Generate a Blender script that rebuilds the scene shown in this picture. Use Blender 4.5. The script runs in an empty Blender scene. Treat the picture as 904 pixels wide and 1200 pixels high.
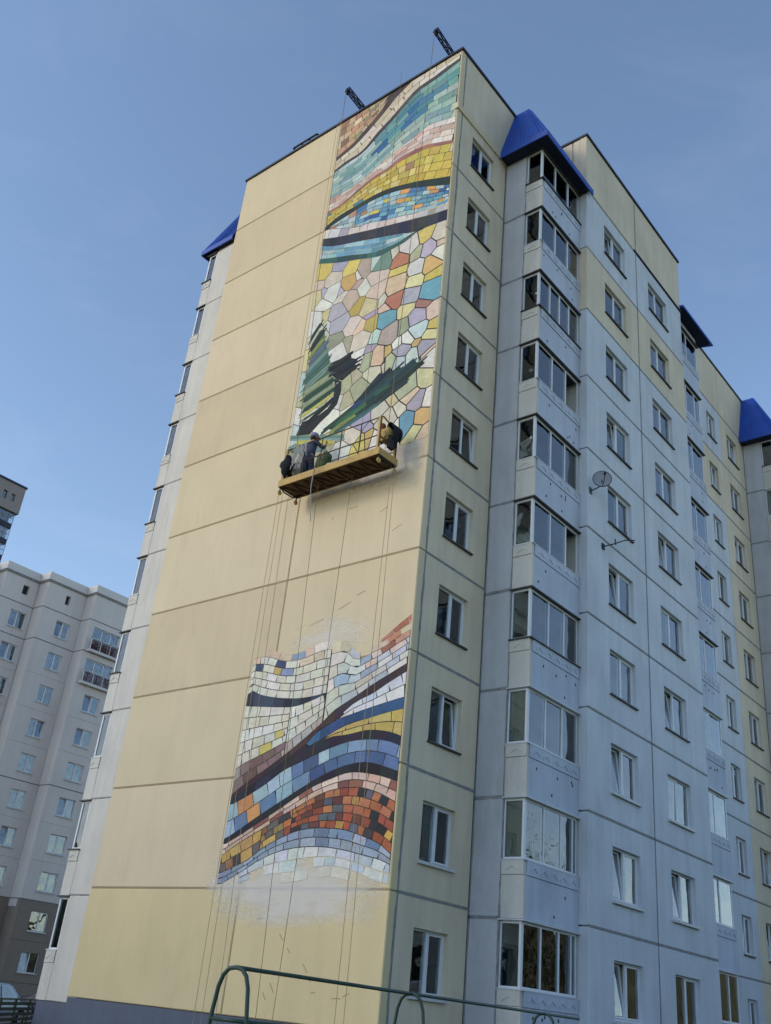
import bpy, math, random
import numpy as np
from mathutils import Vector, Matrix
random.seed(7)
R = math.radians

# ---------------------------------------------------------------- camera, sky, sun, exposure
scene = bpy.context.scene
cam_data = bpy.data.cameras.new('camera')
cam = bpy.data.objects.new('camera', cam_data)
scene.collection.objects.link(cam)
scene.camera = cam
YAW, PITCH, ROLL = 0.72225718, 0.48025698, 0.10657484
fw = Vector((-math.sin(YAW)*math.cos(PITCH), math.cos(YAW)*math.cos(PITCH), math.sin(PITCH)))
rt = Vector((math.cos(YAW), math.sin(YAW), 0))
up = rt.cross(fw)
r2 = math.cos(ROLL)*rt + math.sin(ROLL)*up
u2 = -math.sin(ROLL)*rt + math.cos(ROLL)*up
cam.matrix_world = Matrix(((r2.x, u2.x, -fw.x, 14.280), (r2.y, u2.y, -fw.y, -17.686), (r2.z, u2.z, -fw.z, 0.286), (0, 0, 0, 1)))
cam_data.sensor_fit = 'VERTICAL'
cam_data.sensor_height = 36.0
cam_data.lens = 1132.87/1200*36.0
cam_data.clip_start = 0.1
cam_data.clip_end = 3000

SUN_DIR = Vector((-0.60, -1.0, 0.55)).normalized()      # towards the sun
world = bpy.data.worlds.new('World')
scene.world = world
world.use_nodes = True
wn = world.node_tree
wn.nodes.clear()
sky = wn.nodes.new('ShaderNodeTexSky')
sky.sky_type = 'NISHITA'
sky.sun_disc = False
sky.sun_elevation = math.asin(SUN_DIR.z)
sky.sun_rotation = math.atan2(SUN_DIR.x, SUN_DIR.y)
sky.altitude = 200
sky.air_density = 1.0
sky.dust_density = 0.6
sky.ozone_density = 1.0
bg = wn.nodes.new('ShaderNodeBackground')
bg.inputs['Strength'].default_value = 0.15
wo = wn.nodes.new('ShaderNodeOutputWorld')
# thin wisps of cirrus over the whole dome
tcw = wn.nodes.new('ShaderNodeTexCoord'); mpw = wn.nodes.new('ShaderNodeMapping'); mpw.inputs['Scale'].default_value = (2.2, 2.2, 7.0); mpw.inputs['Rotation'].default_value = (0.25, 0.1, 0.4)
nzw = wn.nodes.new('ShaderNodeTexNoise'); nzw.inputs['Scale'].default_value = 1.6; nzw.inputs['Detail'].default_value = 7; nzw.inputs['Roughness'].default_value = 0.62; nzw.inputs['Distortion'].default_value = 0.6
mrw = wn.nodes.new('ShaderNodeMapRange'); mrw.inputs['From Min'].default_value = 0.52; mrw.inputs['From Max'].default_value = 0.82; mrw.inputs['To Max'].default_value = 0.07
mxw = wn.nodes.new('ShaderNodeMix'); mxw.data_type = 'RGBA'; mxw.inputs['B'].default_value = (3.6, 3.9, 4.3, 1)
wn.links.new(tcw.outputs['Generated'], mpw.inputs[0]); wn.links.new(mpw.outputs[0], nzw.inputs['Vector']); wn.links.new(nzw.outputs['Fac'], mrw.inputs['Value'])
wn.links.new(mrw.outputs[0], mxw.inputs['Factor']); wn.links.new(sky.outputs[0], mxw.inputs['A'])
wn.links.new(mxw.outputs['Result'], bg.inputs['Color'])
wn.links.new(bg.outputs[0], wo.inputs['Surface'])

sun_data = bpy.data.lights.new('sun', 'SUN')
sun_data.energy = 0.42
sun_data.angle = R(12)
sun_data.color = (1.0, 0.86, 0.70)
sun = bpy.data.objects.new('sun', sun_data)
scene.collection.objects.link(sun)
sun.rotation_euler = (-SUN_DIR).to_track_quat('-Z', 'Y').to_euler()
sun.location = (-30, -50, 40)

scene.view_settings.view_transform = 'Standard'
scene.view_settings.look = 'None'
scene.view_settings.gamma = 1.0
scene.view_settings.use_curve_mapping = False
scene.view_settings.exposure = 0.68

# ---------------------------------------------------------------- helpers
def lin(r, g, b):
    f = lambda c: (c/255/12.92) if c/255 <= 0.04045 else ((c/255+0.055)/1.055)**2.4
    return (f(r), f(g), f(b), 1.0)

MATS = {}
def paint(name, rgb, rough=0.8, var=0.10, scale=1.2, streak=0.0, fine=0.06, bump=0.0, dirt=None, dirt_amt=0.0, metal=0.0, spec=0.3, bump_scale=60):
    """procedural paint / plaster / metal: large blotches, fine grain, vertical streaks"""
    m = bpy.data.materials.new(name); m.use_nodes = True
    n = m.node_tree.nodes; l = m.node_tree.links
    b = n['Principled BSDF']
    b.inputs['Roughness'].default_value = rough
    b.inputs['Metallic'].default_value = metal
    b.inputs['Specular IOR Level'].default_value = spec
    tc = n.new('ShaderNodeNewGeometry')
    col = n.new('ShaderNodeRGB'); col.outputs[0].default_value = rgb
    cur = col.outputs[0]
    def layer(cur, sc, amt, mapping=None, detail=5):
        nz = n.new('ShaderNodeTexNoise'); nz.inputs['Scale'].default_value = sc; nz.inputs['Detail'].default_value = detail
        src = tc.outputs['Position']
        if mapping:
            mp = n.new('ShaderNodeMapping'); mp.inputs['Scale'].default_value = mapping
            l.new(src, mp.inputs['Vector']); src = mp.outputs[0]
        l.new(src, nz.inputs['Vector'])
        mr = n.new('ShaderNodeMapRange')
        mr.inputs['From Min'].default_value = 0.3; mr.inputs['From Max'].default_value = 0.7
        mr.inputs['To Min'].default_value = 1-amt; mr.inputs['To Max'].default_value = 1+amt*0.6
        l.new(nz.outputs['Fac'], mr.inputs['Value'])
        hs = n.new('ShaderNodeHueSaturation')
        l.new(mr.outputs[0], hs.inputs['Value']); l.new(cur, hs.inputs['Color'])
        return hs.outputs[0]
    if var: cur = layer(cur, scale, var)
    if fine: cur = layer(cur, 22, fine, detail=3)
    if streak: cur = layer(cur, 1.0, streak, (3.2, 3.2, 0.22))
    if dirt:
        nz = n.new('ShaderNodeTexNoise'); nz.inputs['Scale'].default_value = 0.9; nz.inputs['Detail'].default_value = 8; nz.inputs['Roughness'].default_value = 0.7
        mp = n.new('ShaderNodeMapping'); mp.inputs['Scale'].default_value = (1.6, 1.6, 0.5)
        l.new(tc.outputs['Position'], mp.inputs['Vector']); l.new(mp.outputs[0], nz.inputs['Vector'])
        mr = n.new('ShaderNodeMapRange'); mr.inputs['From Min'].default_value = 0.52; mr.inputs['From Max'].default_value = 0.75; mr.inputs['To Max'].default_value = dirt_amt
        l.new(nz.outputs['Fac'], mr.inputs['Value'])
        mx = n.new('ShaderNodeMix'); mx.data_type = 'RGBA'; mx.inputs['B'].default_value = dirt
        l.new(mr.outputs[0], mx.inputs['Factor']); l.new(cur, mx.inputs['A']); cur = mx.outputs['Result']
    l.new(cur, b.inputs['Base Color'])
    if bump:
        nz = n.new('ShaderNodeTexNoise'); nz.inputs['Scale'].default_value = bump_scale; nz.inputs['Detail'].default_value = 4
        l.new(tc.outputs['Position'], nz.inputs['Vector'])
        bp = n.new('ShaderNodeBump'); bp.inputs['Strength'].default_value = bump; bp.inputs['Distance'].default_value = 0.02
        l.new(nz.outputs['Fac'], bp.inputs['Height']); l.new(bp.outputs[0], b.inputs['Normal'])
    MATS[name] = m
    return m

def glass(name, boost=1.7, base=0.05, tint=(0.75, 0.82, 0.86, 1)):
    m = bpy.data.materials.new(name); m.use_nodes = True
    n = m.node_tree.nodes; l = m.node_tree.links
    n.remove(n['Principled BSDF'])
    tr = n.new('ShaderNodeBsdfTransparent'); tr.inputs['Color'].default_value = tint
    gl = n.new('ShaderNodeBsdfGlossy'); gl.inputs['Roughness'].default_value = 0.015; gl.inputs['Color'].default_value = (1, 1, 1, 1)
    geo = n.new('ShaderNodeNewGeometry')
    nz = n.new('ShaderNodeTexNoise'); nz.inputs['Scale'].default_value = 1.6; nz.inputs['Detail'].default_value = 1
    l.new(geo.outputs['Position'], nz.inputs['Vector'])
    bp = n.new('ShaderNodeBump'); bp.inputs['Strength'].default_value = 0.35; bp.inputs['Distance'].default_value = 0.05
    l.new(nz.outputs['Fac'], bp.inputs['Height']); l.new(bp.outputs[0], gl.inputs['Normal'])
    fr = n.new('ShaderNodeFresnel'); fr.inputs['IOR'].default_value = 1.5
    ma = n.new('ShaderNodeMath'); ma.operation = 'MULTIPLY_ADD'; ma.use_clamp = True
    ma.inputs[1].default_value = boost; ma.inputs[2].default_value = base
    l.new(fr.outputs[0], ma.inputs[0])
    mx = n.new('ShaderNodeMixShader')
    l.new(ma.outputs[0], mx.inputs[0]); l.new(tr.outputs[0], mx.inputs[1]); l.new(gl.outputs[0], mx.inputs[2])
    l.new(mx.outputs[0], n['Material Output'].inputs['Surface'])
    MATS[name] = m
    return m

# gable and facade paints
paint('gable_yellow_b', lin(216, 198, 165), 0.85, 0.06, 0.5, 0.03, 0.03, 0.15, lin(190, 176, 148), 0.4)
paint('gable_yellow_c', lin(223, 206, 174), 0.85, 0.05, 0.4, 0.02, 0.03, 0.15, lin(200, 184, 154), 0.45)
paint('gable_yellow', lin(220, 203, 169), 0.85, 0.05, 0.5, 0.018, 0.03, 0.15, lin(196, 182, 154), 0.35)
paint('gable_yellow_fresh', lin(222, 204, 160), 0.85, 0.05, 0.6, 0.018, 0.03, 0.15, lin(200, 182, 138), 0.4)
paint('facade_yellow', lin(224, 209, 183), 0.85, 0.09, 0.6, 0.065, 0.05, 0.2, lin(186, 178, 162), 0.4)
paint('facade_white', lin(210, 214, 220), 0.85, 0.09, 0.6, 0.065, 0.05, 0.2, lin(175, 180, 186), 0.5)
paint('panel_grey', lin(196, 196, 200), 0.85, 0.09, 0.7, 0.065, 0.06, 0.25, lin(160, 160, 164), 0.55)
paint('balcony_grey', lin(196, 202, 215), 0.8, 0.09, 0.8, 0.065, 0.05, 0.2, lin(150, 155, 165), 0.5)
paint('balcony_cream', lin(212, 208, 200), 0.8, 0.07, 0.8, 0.08, 0.05, 0.2, lin(170, 166, 158), 0.5)
paint('sealant', lin(150, 149, 150), 0.9, 0.25, 5, 0, 0.15, 0.3)
paint('joint_yellow', lin(164, 146, 116), 0.95, 0.15, 3, 0, 0.1)
paint('plinth', lin(96, 104, 122), 0.7, 0.08, 1.0, 0.08, 0.05, 0.1)
paint('cap_metal', lin(58, 62, 72), 0.5, 0.1, 2, 0, 0.05, metal=0.3)
paint('roofing', lin(70, 68, 66), 0.95, 0.15, 1.5, 0, 0.1)
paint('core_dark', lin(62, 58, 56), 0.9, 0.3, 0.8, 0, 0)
paint('blue_roof', lin(16, 76, 176), 0.5, 0.14, 1.2, 0.12, 0.02, spec=0.5)
paint('soffit', lin(40, 44, 66), 0.8, 0.1, 2)
paint('pvc_white', lin(226, 228, 232), 0.45, 0.04, 2, 0.03, 0.02)
paint('sill_metal', lin(74, 72, 74), 0.5, 0.15, 3, metal=0.2)
paint('sill_white', lin(205, 206, 208), 0.5, 0.1, 3)
paint('curtain_white', lin(215, 216, 216), 0.9, 0.06, 3, 0.16, 0.02)
paint('curtain_cream', lin(196, 180, 150), 0.9, 0.08, 3, 0.18, 0.02)
paint('curtain_dark', lin(92, 84, 80), 0.9, 0.1, 3, 0.2, 0.02)
paint('blind_grey', lin(168, 170, 172), 0.8, 0.05, 3)
glass('glass', 1.35, 0.035)
# other buildings
paint('beige_wall', lin(216, 207, 201), 0.85, 0.05, 0.4, 0.05, 0.03)
paint('beige_base', lin(140, 127, 116), 0.85, 0.06, 0.5, 0.05, 0.03)
paint('beige_cornice', lin(214, 210, 206), 0.8, 0.05, 0.5)
paint('beige_joint', lin(120, 112, 108), 0.9, 0.1, 1)
paint('maroon_rail', lin(96, 60, 62), 0.7, 0.1, 2)
paint('tower_panel', lin(150, 140, 136), 0.8, 0.05, 0.3)
paint('tower_dark', lin(52, 56, 74), 0.6, 0.1, 0.4)
# platform and tackle
paint('ochre_paint', lin(198, 164, 98), 0.6, 0.18, 2.5, 0.05, 0.12, dirt=lin(120, 88, 56), dirt_amt=0.6)
paint('rust_brown', lin(96, 74, 58), 0.8, 0.3, 3, 0, 0.2)
paint('dark_steel', lin(48, 46, 48), 0.6, 0.2, 3, metal=0.4)
paint('crane_blue', lin(40, 48, 74), 0.55, 0.1, 3, metal=0.2)
paint('rope', lin(172, 152, 120), 0.9, 0.1, 6)
paint('rope_dark', lin(136, 118, 94), 0.9, 0.1, 6)
paint('cable_grey', lin(176, 172, 168), 0.8, 0.15, 6)
paint('black_cloth', lin(36, 36, 42), 0.95, 0.2, 4)
paint('white_cloth', lin(214, 206, 196), 0.95, 0.08, 4)
paint('motor_red', lin(134, 72, 48), 0.6, 0.15, 6)
paint('motor_green', lin(72, 88, 54), 0.6, 0.15, 6)
paint('skin', lin(188, 138, 112), 0.6, 0.05, 8)
paint('denim', lin(66, 72, 92), 0.95, 0.15, 6)
paint('cap_cloth', lin(140, 140, 178), 0.95, 0.1, 8)
paint('hair', lin(62, 46, 38), 0.8, 0.1, 20)
paint('frame_green', lin(58, 78, 70), 0.5, 0.15, 4, 0, 0.1, dirt=lin(92, 84, 70), dirt_amt=0.5)
paint('fence_green', lin(84, 92, 78), 0.7, 0.2, 3, 0, 0.1)
paint('fence_dark', lin(54, 58, 48), 0.8, 0.2, 3)
paint('dish_grey', lin(150, 153, 160), 0.55, 0.08, 4)
paint('bark', lin(82, 70, 58), 0.95, 0.25, 6, 0.2, 0.1)
paint('far_leaf', lin(122, 120, 92), 0.9, 0.4, 0.08, 0, 0.3)
paint('leaf', lin(74, 98, 44), 0.7, 0.35, 1.2, 0, 0.25)
paint('asphalt', lin(74, 74, 76), 0.95, 0.2, 0.8, 0, 0.2, 0.3)
paint('grass', lin(78, 88, 52), 0.95, 0.35, 1.5, 0, 0.25, 0.5)
paint('kerb', lin(150, 148, 144), 0.9, 0.15, 2)
paint('car_blue', lin(140, 158, 186), 0.3, 0.03, 1, spec=0.6)
paint('car_navy', lin(40, 44, 74), 0.3, 0.03, 1, spec=0.6)
paint('tyre', lin(28, 28, 28), 0.9)
paint('lamp_white', lin(220, 220, 215), 0.3)
glass('car_glass', 1.5, 0.06, (0.3, 0.33, 0.36, 1))

def attr_material(name, rough=0.75):
    m = bpy.data.materials.new(name); m.use_nodes = True
    n = m.node_tree.nodes; l = m.node_tree.links; b = n['Principled BSDF']
    b.inputs['Roughness'].default_value = rough; b.inputs['Specular IOR Level'].default_value = 0.25
    at = n.new('ShaderNodeAttribute'); at.attribute_name = 'paint'
    geo = n.new('ShaderNodeNewGeometry')
    cur = at.outputs['Color']
    for sc, amt, mp_s in ((3.0, 0.10, (1, 1, 1)), (9.0, 0.10, (0.6, 1, 2.2)), (40, 0.05, (1, 1, 1))):
        mp = n.new('ShaderNodeMapping'); mp.inputs['Scale'].default_value = mp_s
        nz = n.new('ShaderNodeTexNoise'); nz.inputs['Scale'].default_value = sc; nz.inputs['Detail'].default_value = 4
        l.new(geo.outputs['Position'], mp.inputs['Vector']); l.new(mp.outputs[0], nz.inputs['Vector'])
        mr = n.new('ShaderNodeMapRange'); mr.inputs['From Min'].default_value = 0.3; mr.inputs['From Max'].default_value = 0.7
        mr.inputs['To Min'].default_value = 1-amt; mr.inputs['To Max'].default_value = 1+amt
        l.new(nz.outputs['Fac'], mr.inputs['Value'])
        hs = n.new('ShaderNodeHueSaturation'); l.new(mr.outputs[0], hs.inputs['Value']); l.new(cur, hs.inputs['Color']); cur = hs.outputs[0]
    l.new(cur, b.inputs['Base Color'])
    MATS[name] = m
attr_material('mural_paint')

class MB:
    """collects boxes, prisms, tubes; build() links them as one mesh object"""
    def __init__(s): s.v = []; s.f = []; s.c = []
    def quadmesh(s, v, f, col=None):
        o = len(s.v); s.v += [tuple(p) for p in v]; s.f += [tuple(i+o for i in q) for q in f]
        s.c += [col]*len(f)
        return s
    def box(s, x0, x1, y0, y1, z0, z1):
        x0, x1 = min(x0, x1), max(x0, x1); y0, y1 = min(y0, y1), max(y0, y1); z0, z1 = min(z0, z1), max(z0, z1)
        v = [(x0,y0,z0),(x1,y0,z0),(x1,y1,z0),(x0,y1,z0),(x0,y0,z1),(x1,y0,z1),(x1,y1,z1),(x0,y1,z1)]
        return s.quadmesh(v, [(0,3,2,1),(4,5,6,7),(0,1,5,4),(1,2,6,5),(2,3,7,6),(3,0,4,7)])
    def prism(s, pts, off):
        """extrude a planar polygon (3D points) by vector off"""
        n = len(pts); P = [Vector(p) for p in pts]; o = Vector(off)
        nrm = Vector((0,0,0))
        for i in range(n): nrm += P[i].cross(P[(i+1) % n])
        if nrm.dot(o) > 0: P.reverse()
        v = P + [p+o for p in P]
        f = [tuple(range(n)), tuple(range(2*n-1, n-1, -1))]
        f += [(i, i+n, (i+1) % n+n, (i+1) % n) for i in range(n)]
        return s.quadmesh(v, f)
    def bar(s, a, b, w, d=None):
        """square bar from a to b"""
        a = Vector(a); b = Vector(b); t = (b-a).normalized(); d = d or w
        h = Vector((0,0,1)) if abs(t.z) < 0.9 else Vector((1,0,0))
        p = t.cross(h).normalized()*w/2; q = t.cross(p).normalized()*d/2
        v = [a+p+q, a-p+q, a-p-q, a+p-q, b+p+q, b-p+q, b-p-q, b+p-q]
        return s.quadmesh(v, [(3,2,1,0),(4,5,6,7),(0,1,5,4),(1,2,6,5),(2,3,7,6),(3,0,4,7)])
    def tube(s, pts, r, n=8, caps=True):
        P = [Vector(p) for p in pts]; rs = r if isinstance(r, (list, tuple)) else [r]*len(P)
        o = len(s.v); up0 = None
        for i, p in enumerate(P):
            t = (P[min(i+1, len(P)-1)]-P[max(i-1, 0)]).normalized()
            if up0 is None:
                h = Vector((0,0,1)) if abs(t.z) < 0.9 else Vector((1,0,0))
                up0 = t.cross(h).normalized()
            else:
                up0 = (up0-t*up0.dot(t)).normalized()
            q = t.cross(up0)
            for k in range(n):
                a = 2*math.pi*k/n
                s.v.append(tuple(p+(up0*math.cos(a)+q*math.sin(a))*rs[i]))
        for i in range(len(P)-1):
            for k in range(n):
                s.f.append((o+i*n+k, o+i*n+(k+1) % n, o+(i+1)*n+(k+1) % n, o+(i+1)*n+k)); s.c.append(None)
        if caps:
            s.f.append(tuple(o+k for k in range(n-1, -1, -1))); s.c.append(None)
            e = o+(len(P)-1)*n
            s.f.append(tuple(e+k for k in range(n))); s.c.append(None)
        return s
    def lathe(s, c, axis, prof, n=16):
        """profile [(r, t)] turned round axis through c"""
        c = Vector(c); ax = Vector(axis).normalized()
        h = Vector((0,0,1)) if abs(ax.z) < 0.9 else Vector((1,0,0))
        p = ax.cross(h).normalized(); q = ax.cross(p)
        o = len(s.v)
        for r, t in prof:
            for k in range(n):
                a = 2*math.pi*k/n
                s.v.append(tuple(c+ax*t+(p*math.cos(a)+q*math.sin(a))*max(r, 1e-4)))
        for i in range(len(prof)-1):
            for k in range(n):
                s.f.append((o+i*n+k, o+(i+1)*n+k, o+(i+1)*n+(k+1) % n, o+i*n+(k+1) % n)); s.c.append(None)
        return s
    def mesh(s, name, smooth=False):
        me = bpy.data.meshes.new(name); me.from_pydata(s.v, [], s.f)
        if any(c is not None for c in s.c):
            at = me.attributes.new('paint', 'FLOAT_COLOR', 'FACE')
            for i, c in enumerate(s.c): at.data[i].color = c
        if smooth:
            for p in me.polygons: p.use_smooth = True
        me.update(); return me
    def build(s, name, mat, parent=None, origin=None, smooth=False):
        """mesh given in world coordinates; origin = where the object's own origin sits"""
        o = Vector(origin) if origin is not None else Vector((0,0,0))
        if origin is not None: s.v = [tuple(Vector(p)-o) for p in s.v]
        return link(name, s.mesh(name, smooth), mat, parent, o)

def wloc(o):
    l = Vector((0,0,0))
    while o: l += o.location; o = o.parent
    return l
def link(name, me, mat, parent=None, loc=(0,0,0)):
    ob = bpy.data.objects.new(name, me); scene.collection.objects.link(ob)
    if mat and not me.materials: me.materials.append(MATS[mat])
    if parent:
        ob.parent = parent; ob.location = Vector(loc)-wloc(parent)
    else: ob.location = loc
    return ob
def empty(name, loc, label=None, cat=None, group=None):
    o = bpy.data.objects.new(name, None); scene.collection.objects.link(o); o.location = loc
    o.empty_display_size = 0.3
    if label: tag(o, label, cat, group)
    return o
def tag(o, label, cat, group=None):
    o['label'] = label; o['category'] = cat
    if group: o['group'] = group
    return o
H = 2.8
GROUND = -1.35

# ---------------------------------------------------------------- ground
g = MB(); g.quadmesh([(-900,-900,GROUND),(900,-900,GROUND),(900,900,GROUND),(-900,900,GROUND)], [(0,1,2,3)])
go = g.build('ground', 'grass'); go['kind'] = 'structure'
g = MB(); g.quadmesh([(-50,-60,GROUND+.02),(-19,-60,GROUND+.02),(-19,60,GROUND+.02),(-50,60,GROUND+.02)], [(0,1,2,3)])
ro = g.build('road', 'asphalt'); ro['kind'] = 'structure'
k = MB(); k.box(-19, -18.85, -60, 60, GROUND-.1, GROUND+.13); ko = k.build('kerb', 'kerb'); ko['kind'] = 'structure'
g = MB(); g.quadmesh([(2.3,-2.5,GROUND+.016),(6.0,-2.5,GROUND+.016),(6.0,45,GROUND+.016),(2.3,45,GROUND+.016)], [(0,1,2,3)])
po = g.build('pavement', 'asphalt'); po['kind'] = 'structure'

# ---------------------------------------------------------------- the apartment building with the mural
bld = empty('apartment_building', (-5.5, 8.0, GROUND), 'ten-storey panel apartment block with a mosaic mural on its yellow end wall', 'building')
GAP = 0.022         # half joint
rnd = random.Random(3)

def panel_x(name, mat, xf, y0, y1, z0, z1, hole=None, th=0.28, parent=None):
    """wall panel facing +X with its front at xf; hole = (y0, y1, z0, z1)"""
    m = MB(); c = 0.02
    if not hole:
        xb = xf-th
        m.quadmesh([(xf,y0+c,z0+c),(xf,y1-c,z0+c),(xf,y1-c,z1-c),(xf,y0+c,z1-c),(xf-c,y0,z0),(xf-c,y1,z0),(xf-c,y1,z1),(xf-c,y0,z1),(xb,y0,z0),(xb,y1,z0),(xb,y1,z1),(xb,y0,z1)],
                   [(0,1,2,3),(4,5,1,0),(5,6,2,1),(6,7,3,2),(7,4,0,3),(8,9,5,4),(9,10,6,5),(10,11,7,6),(11,8,4,7),(11,10,9,8)])
    else:
        a0, a1, b0, b1 = hole; xb = xf-th
        o = [(y0+c,z0+c),(y1-c,z0+c),(y1-c,z1-c),(y0+c,z1-c)]; h = [(a0,b0),(a1,b0),(a1,b1),(a0,b1)]; e = [(y0,z0),(y1,z0),(y1,z1),(y0,z1)]
        v = [(xf,*p) for p in o]+[(xf,*p) for p in h]+[(xf-c,*p) for p in e]+[(xb,*p) for p in e]+[(xb,*p) for p in h]
        f = []
        for i in range(4):
            j = (i+1) % 4
            f += [(i,j,4+j,4+i), (8+i,8+j,j,i), (12+i,12+j,8+j,8+i), (4+i,4+j,16+j,16+i), (12+j,12+i,16+i,16+j)]
        m.quadmesh(v, f)
    return m.build(name, mat, parent or bld)

def panel_y(name, mat, yf, x0, x1, z0, z1, th=0.28, parent=None):
    m = MB(); c = 0.02; yb = yf+th
    m.quadmesh([(x0+c,yf,z0+c),(x1-c,yf,z0+c),(x1-c,yf,z1-c),(x0+c,yf,z1-c),(x0,yf+c,z0),(x1,yf+c,z0),(x1,yf+c,z1),(x0,yf+c,z1),(x0,yb,z0),(x1,yb,z0),(x1,yb,z1),(x0,yb,z1)],
               [(0,1,2,3),(4,5,1,0),(5,6,2,1),(6,7,3,2),(7,4,0,3),(8,9,5,4),(9,10,6,5),(10,11,7,6),(11,8,4,7),(11,10,9,8)])
    return m.build(name, mat, parent or bld)

W = 10.99; AX = 1.805; FX = 0.25; YI = 3.07; TOP = 30.85; J10 = 28.06
# dark joint backing behind the panels (one slab per wall plane), interior core, roof
gw = MB().box(-W+.02, -0.02, 0.014, 0.26, 0.0, TOP-.1).build('gable_wall', 'joint_yellow', bld)
def joint_strips(name, axis, f, a0, a1, zs, verts, zv):
    """sealant lying in the joints, 2 cm behind the panel faces"""
    m = MB()
    for z in zs:
        if axis == 'x': m.box(f-.2, f-.02, a0, a1, z-.07, z+.07)
        else: m.box(a0, a1, f+.022, f+.19, z-.07, z+.07)
    for q in verts:
        if axis == 'x': m.box(f-.2, f-.024, q-.07, q+.07, *zv)
        else: m.box(q-.05, q+.05, f+.024, f+.19, *zv)
    return m.build(name, 'sealant', bld)
JZ = [k*H for k in range(11)]; JB = [k*H-.17 for k in range(11)]
rw = joint_strips('facade_wall', 'x', 0, .26, YI+.05, JZ, [.30], (0, TOP-.1))
joint_strips('return_wall', 'y', YI, 0.0, .86, JB, [.03, .86], (0, J10-.3))
joint_strips('facade_wall', 'x', AX, 5.76, 13.97, JZ, [9.76], (0, TOP-.1))
joint_strips('facade_wall', 'x', FX, 16.7, 25.1, JZ, [22.08], (0, TOP-.1))
joint_strips('return_wall', 'y', 25.14, FX+.02, FX+.88, JB, [FX+.86], (0, J10-.3))
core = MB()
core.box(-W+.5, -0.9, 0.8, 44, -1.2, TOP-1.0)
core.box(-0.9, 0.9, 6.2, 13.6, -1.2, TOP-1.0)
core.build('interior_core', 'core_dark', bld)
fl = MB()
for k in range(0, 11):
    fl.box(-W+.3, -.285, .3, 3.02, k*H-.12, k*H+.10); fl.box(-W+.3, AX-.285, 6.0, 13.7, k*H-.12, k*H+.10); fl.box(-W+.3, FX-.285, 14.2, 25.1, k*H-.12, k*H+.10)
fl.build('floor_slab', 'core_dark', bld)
# plinth
pl = MB(); pl.box(-W-.0, 0.0, 0.03, 0.5, GROUND-.2, -0.012); pl.box(-.5, -.03, 0.5, YI, GROUND-.2, -0.012)
pl.box(-.3, AX-.06, YI+.04, 14, GROUND-.2, -.19); pl.box(-.3, FX-.05, 14, 25.2, GROUND-.2, -.012); pl.box(-W-1.85, -W, .34, 3.3, GROUND-.2, -.17)
pl.build('plinth', 'plinth', bld)
# gable panels: a wide and a narrower one on every floor
VJ = -4.78
for k in range(10):
    z0, z1 = k*H+GAP*(.85 if k else 0), (k+1)*H-GAP*.85
    gy = ['gable_yellow', 'gable_yellow_b', 'gable_yellow_c']
    panel_y('wall_panel', 'gable_yellow_fresh' if k == 0 else gy[(k*7+1) % 3], 0.0, -W, VJ-.016, z0, z1, parent=gw)
    panel_y('wall_panel', 'gable_yellow_fresh' if k < 2 else gy[(k*5) % 3], 0.0, VJ+.016, 0.0, z0, z1, parent=gw)
panel_y('wall_panel', 'gable_yellow', 0.0, -W, VJ-.012, 10*H+GAP*1.1, TOP-.06, parent=gw)
panel_y('wall_panel', 'gable_yellow', 0.0, VJ+.012, 0.0, 10*H+GAP*1.1, TOP-.06, parent=gw)
# end facade (windows beside the corner)
for k in range(10):
    z0, z1 = k*H+GAP, (k+1)*H-GAP
    panel_x('wall_panel', 'facade_yellow', 0.0, 0.31, YI, z0, z1, (0.97, 2.30, k*H+.78, k*H+2.15), parent=rw)
    panel_y('wall_panel', 'panel_grey', YI, 0.003, 0.885, k*H-.17+GAP, (k+1)*H-.17-GAP, th=.2)
panel_x('attic_panel', 'facade_yellow', 0.0, 0.31, YI+2.7, J10+.02, TOP-.06, parent=rw)
MB().box(-.1, .05, -.045, YI-.02, J10-.27, J10).build('cornice_ledge', 'gable_yellow', bld)
# protruding block with two window columns
for k in range(10):
    mat = 'facade_yellow' if k == 8 else 'facade_white'
    z0, z1 = k*H+GAP, (k+1)*H-GAP
    panel_x('wall_panel', mat, AX, 5.73, 9.76-GAP, z0, z1, (7.08, 8.76, k*H+.78, k*H+2.15))
    panel_x('wall_panel', mat, AX, 9.76+GAP, 14.0, z0, z1, (10.80, 12.52, k*H+.78, k*H+2.15))
    panel_y('return_panel', 'balcony_cream' if k != 8 else 'facade_yellow', 5.735, 0.2, AX-.29, z0, z1, th=.15)
    MB().box(0.2, AX-.29, 13.85, 13.99, z0, z1).build('return_panel', mat, bld)
panel_x('attic_panel', 'facade_yellow', AX, 5.73, 9.76-GAP, J10+GAP, TOP-.06)
panel_x('attic_panel', 'facade_yellow', AX, 9.76+GAP, 14.0, J10+GAP, TOP-.06)
panel_y('attic_panel', 'facade_yellow', 5.735, 1.22, AX-.285, J10+GAP, TOP-.06, th=.15)
panel_y('attic_panel', 'facade_yellow', 5.735, -.2, 1.19, J10+GAP, TOP-.06, th=.15)
MB().box(-.2, AX-.285, 13.85, 13.99, J10+GAP, TOP-.06).build('attic_panel', 'facade_yellow', bld)
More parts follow.
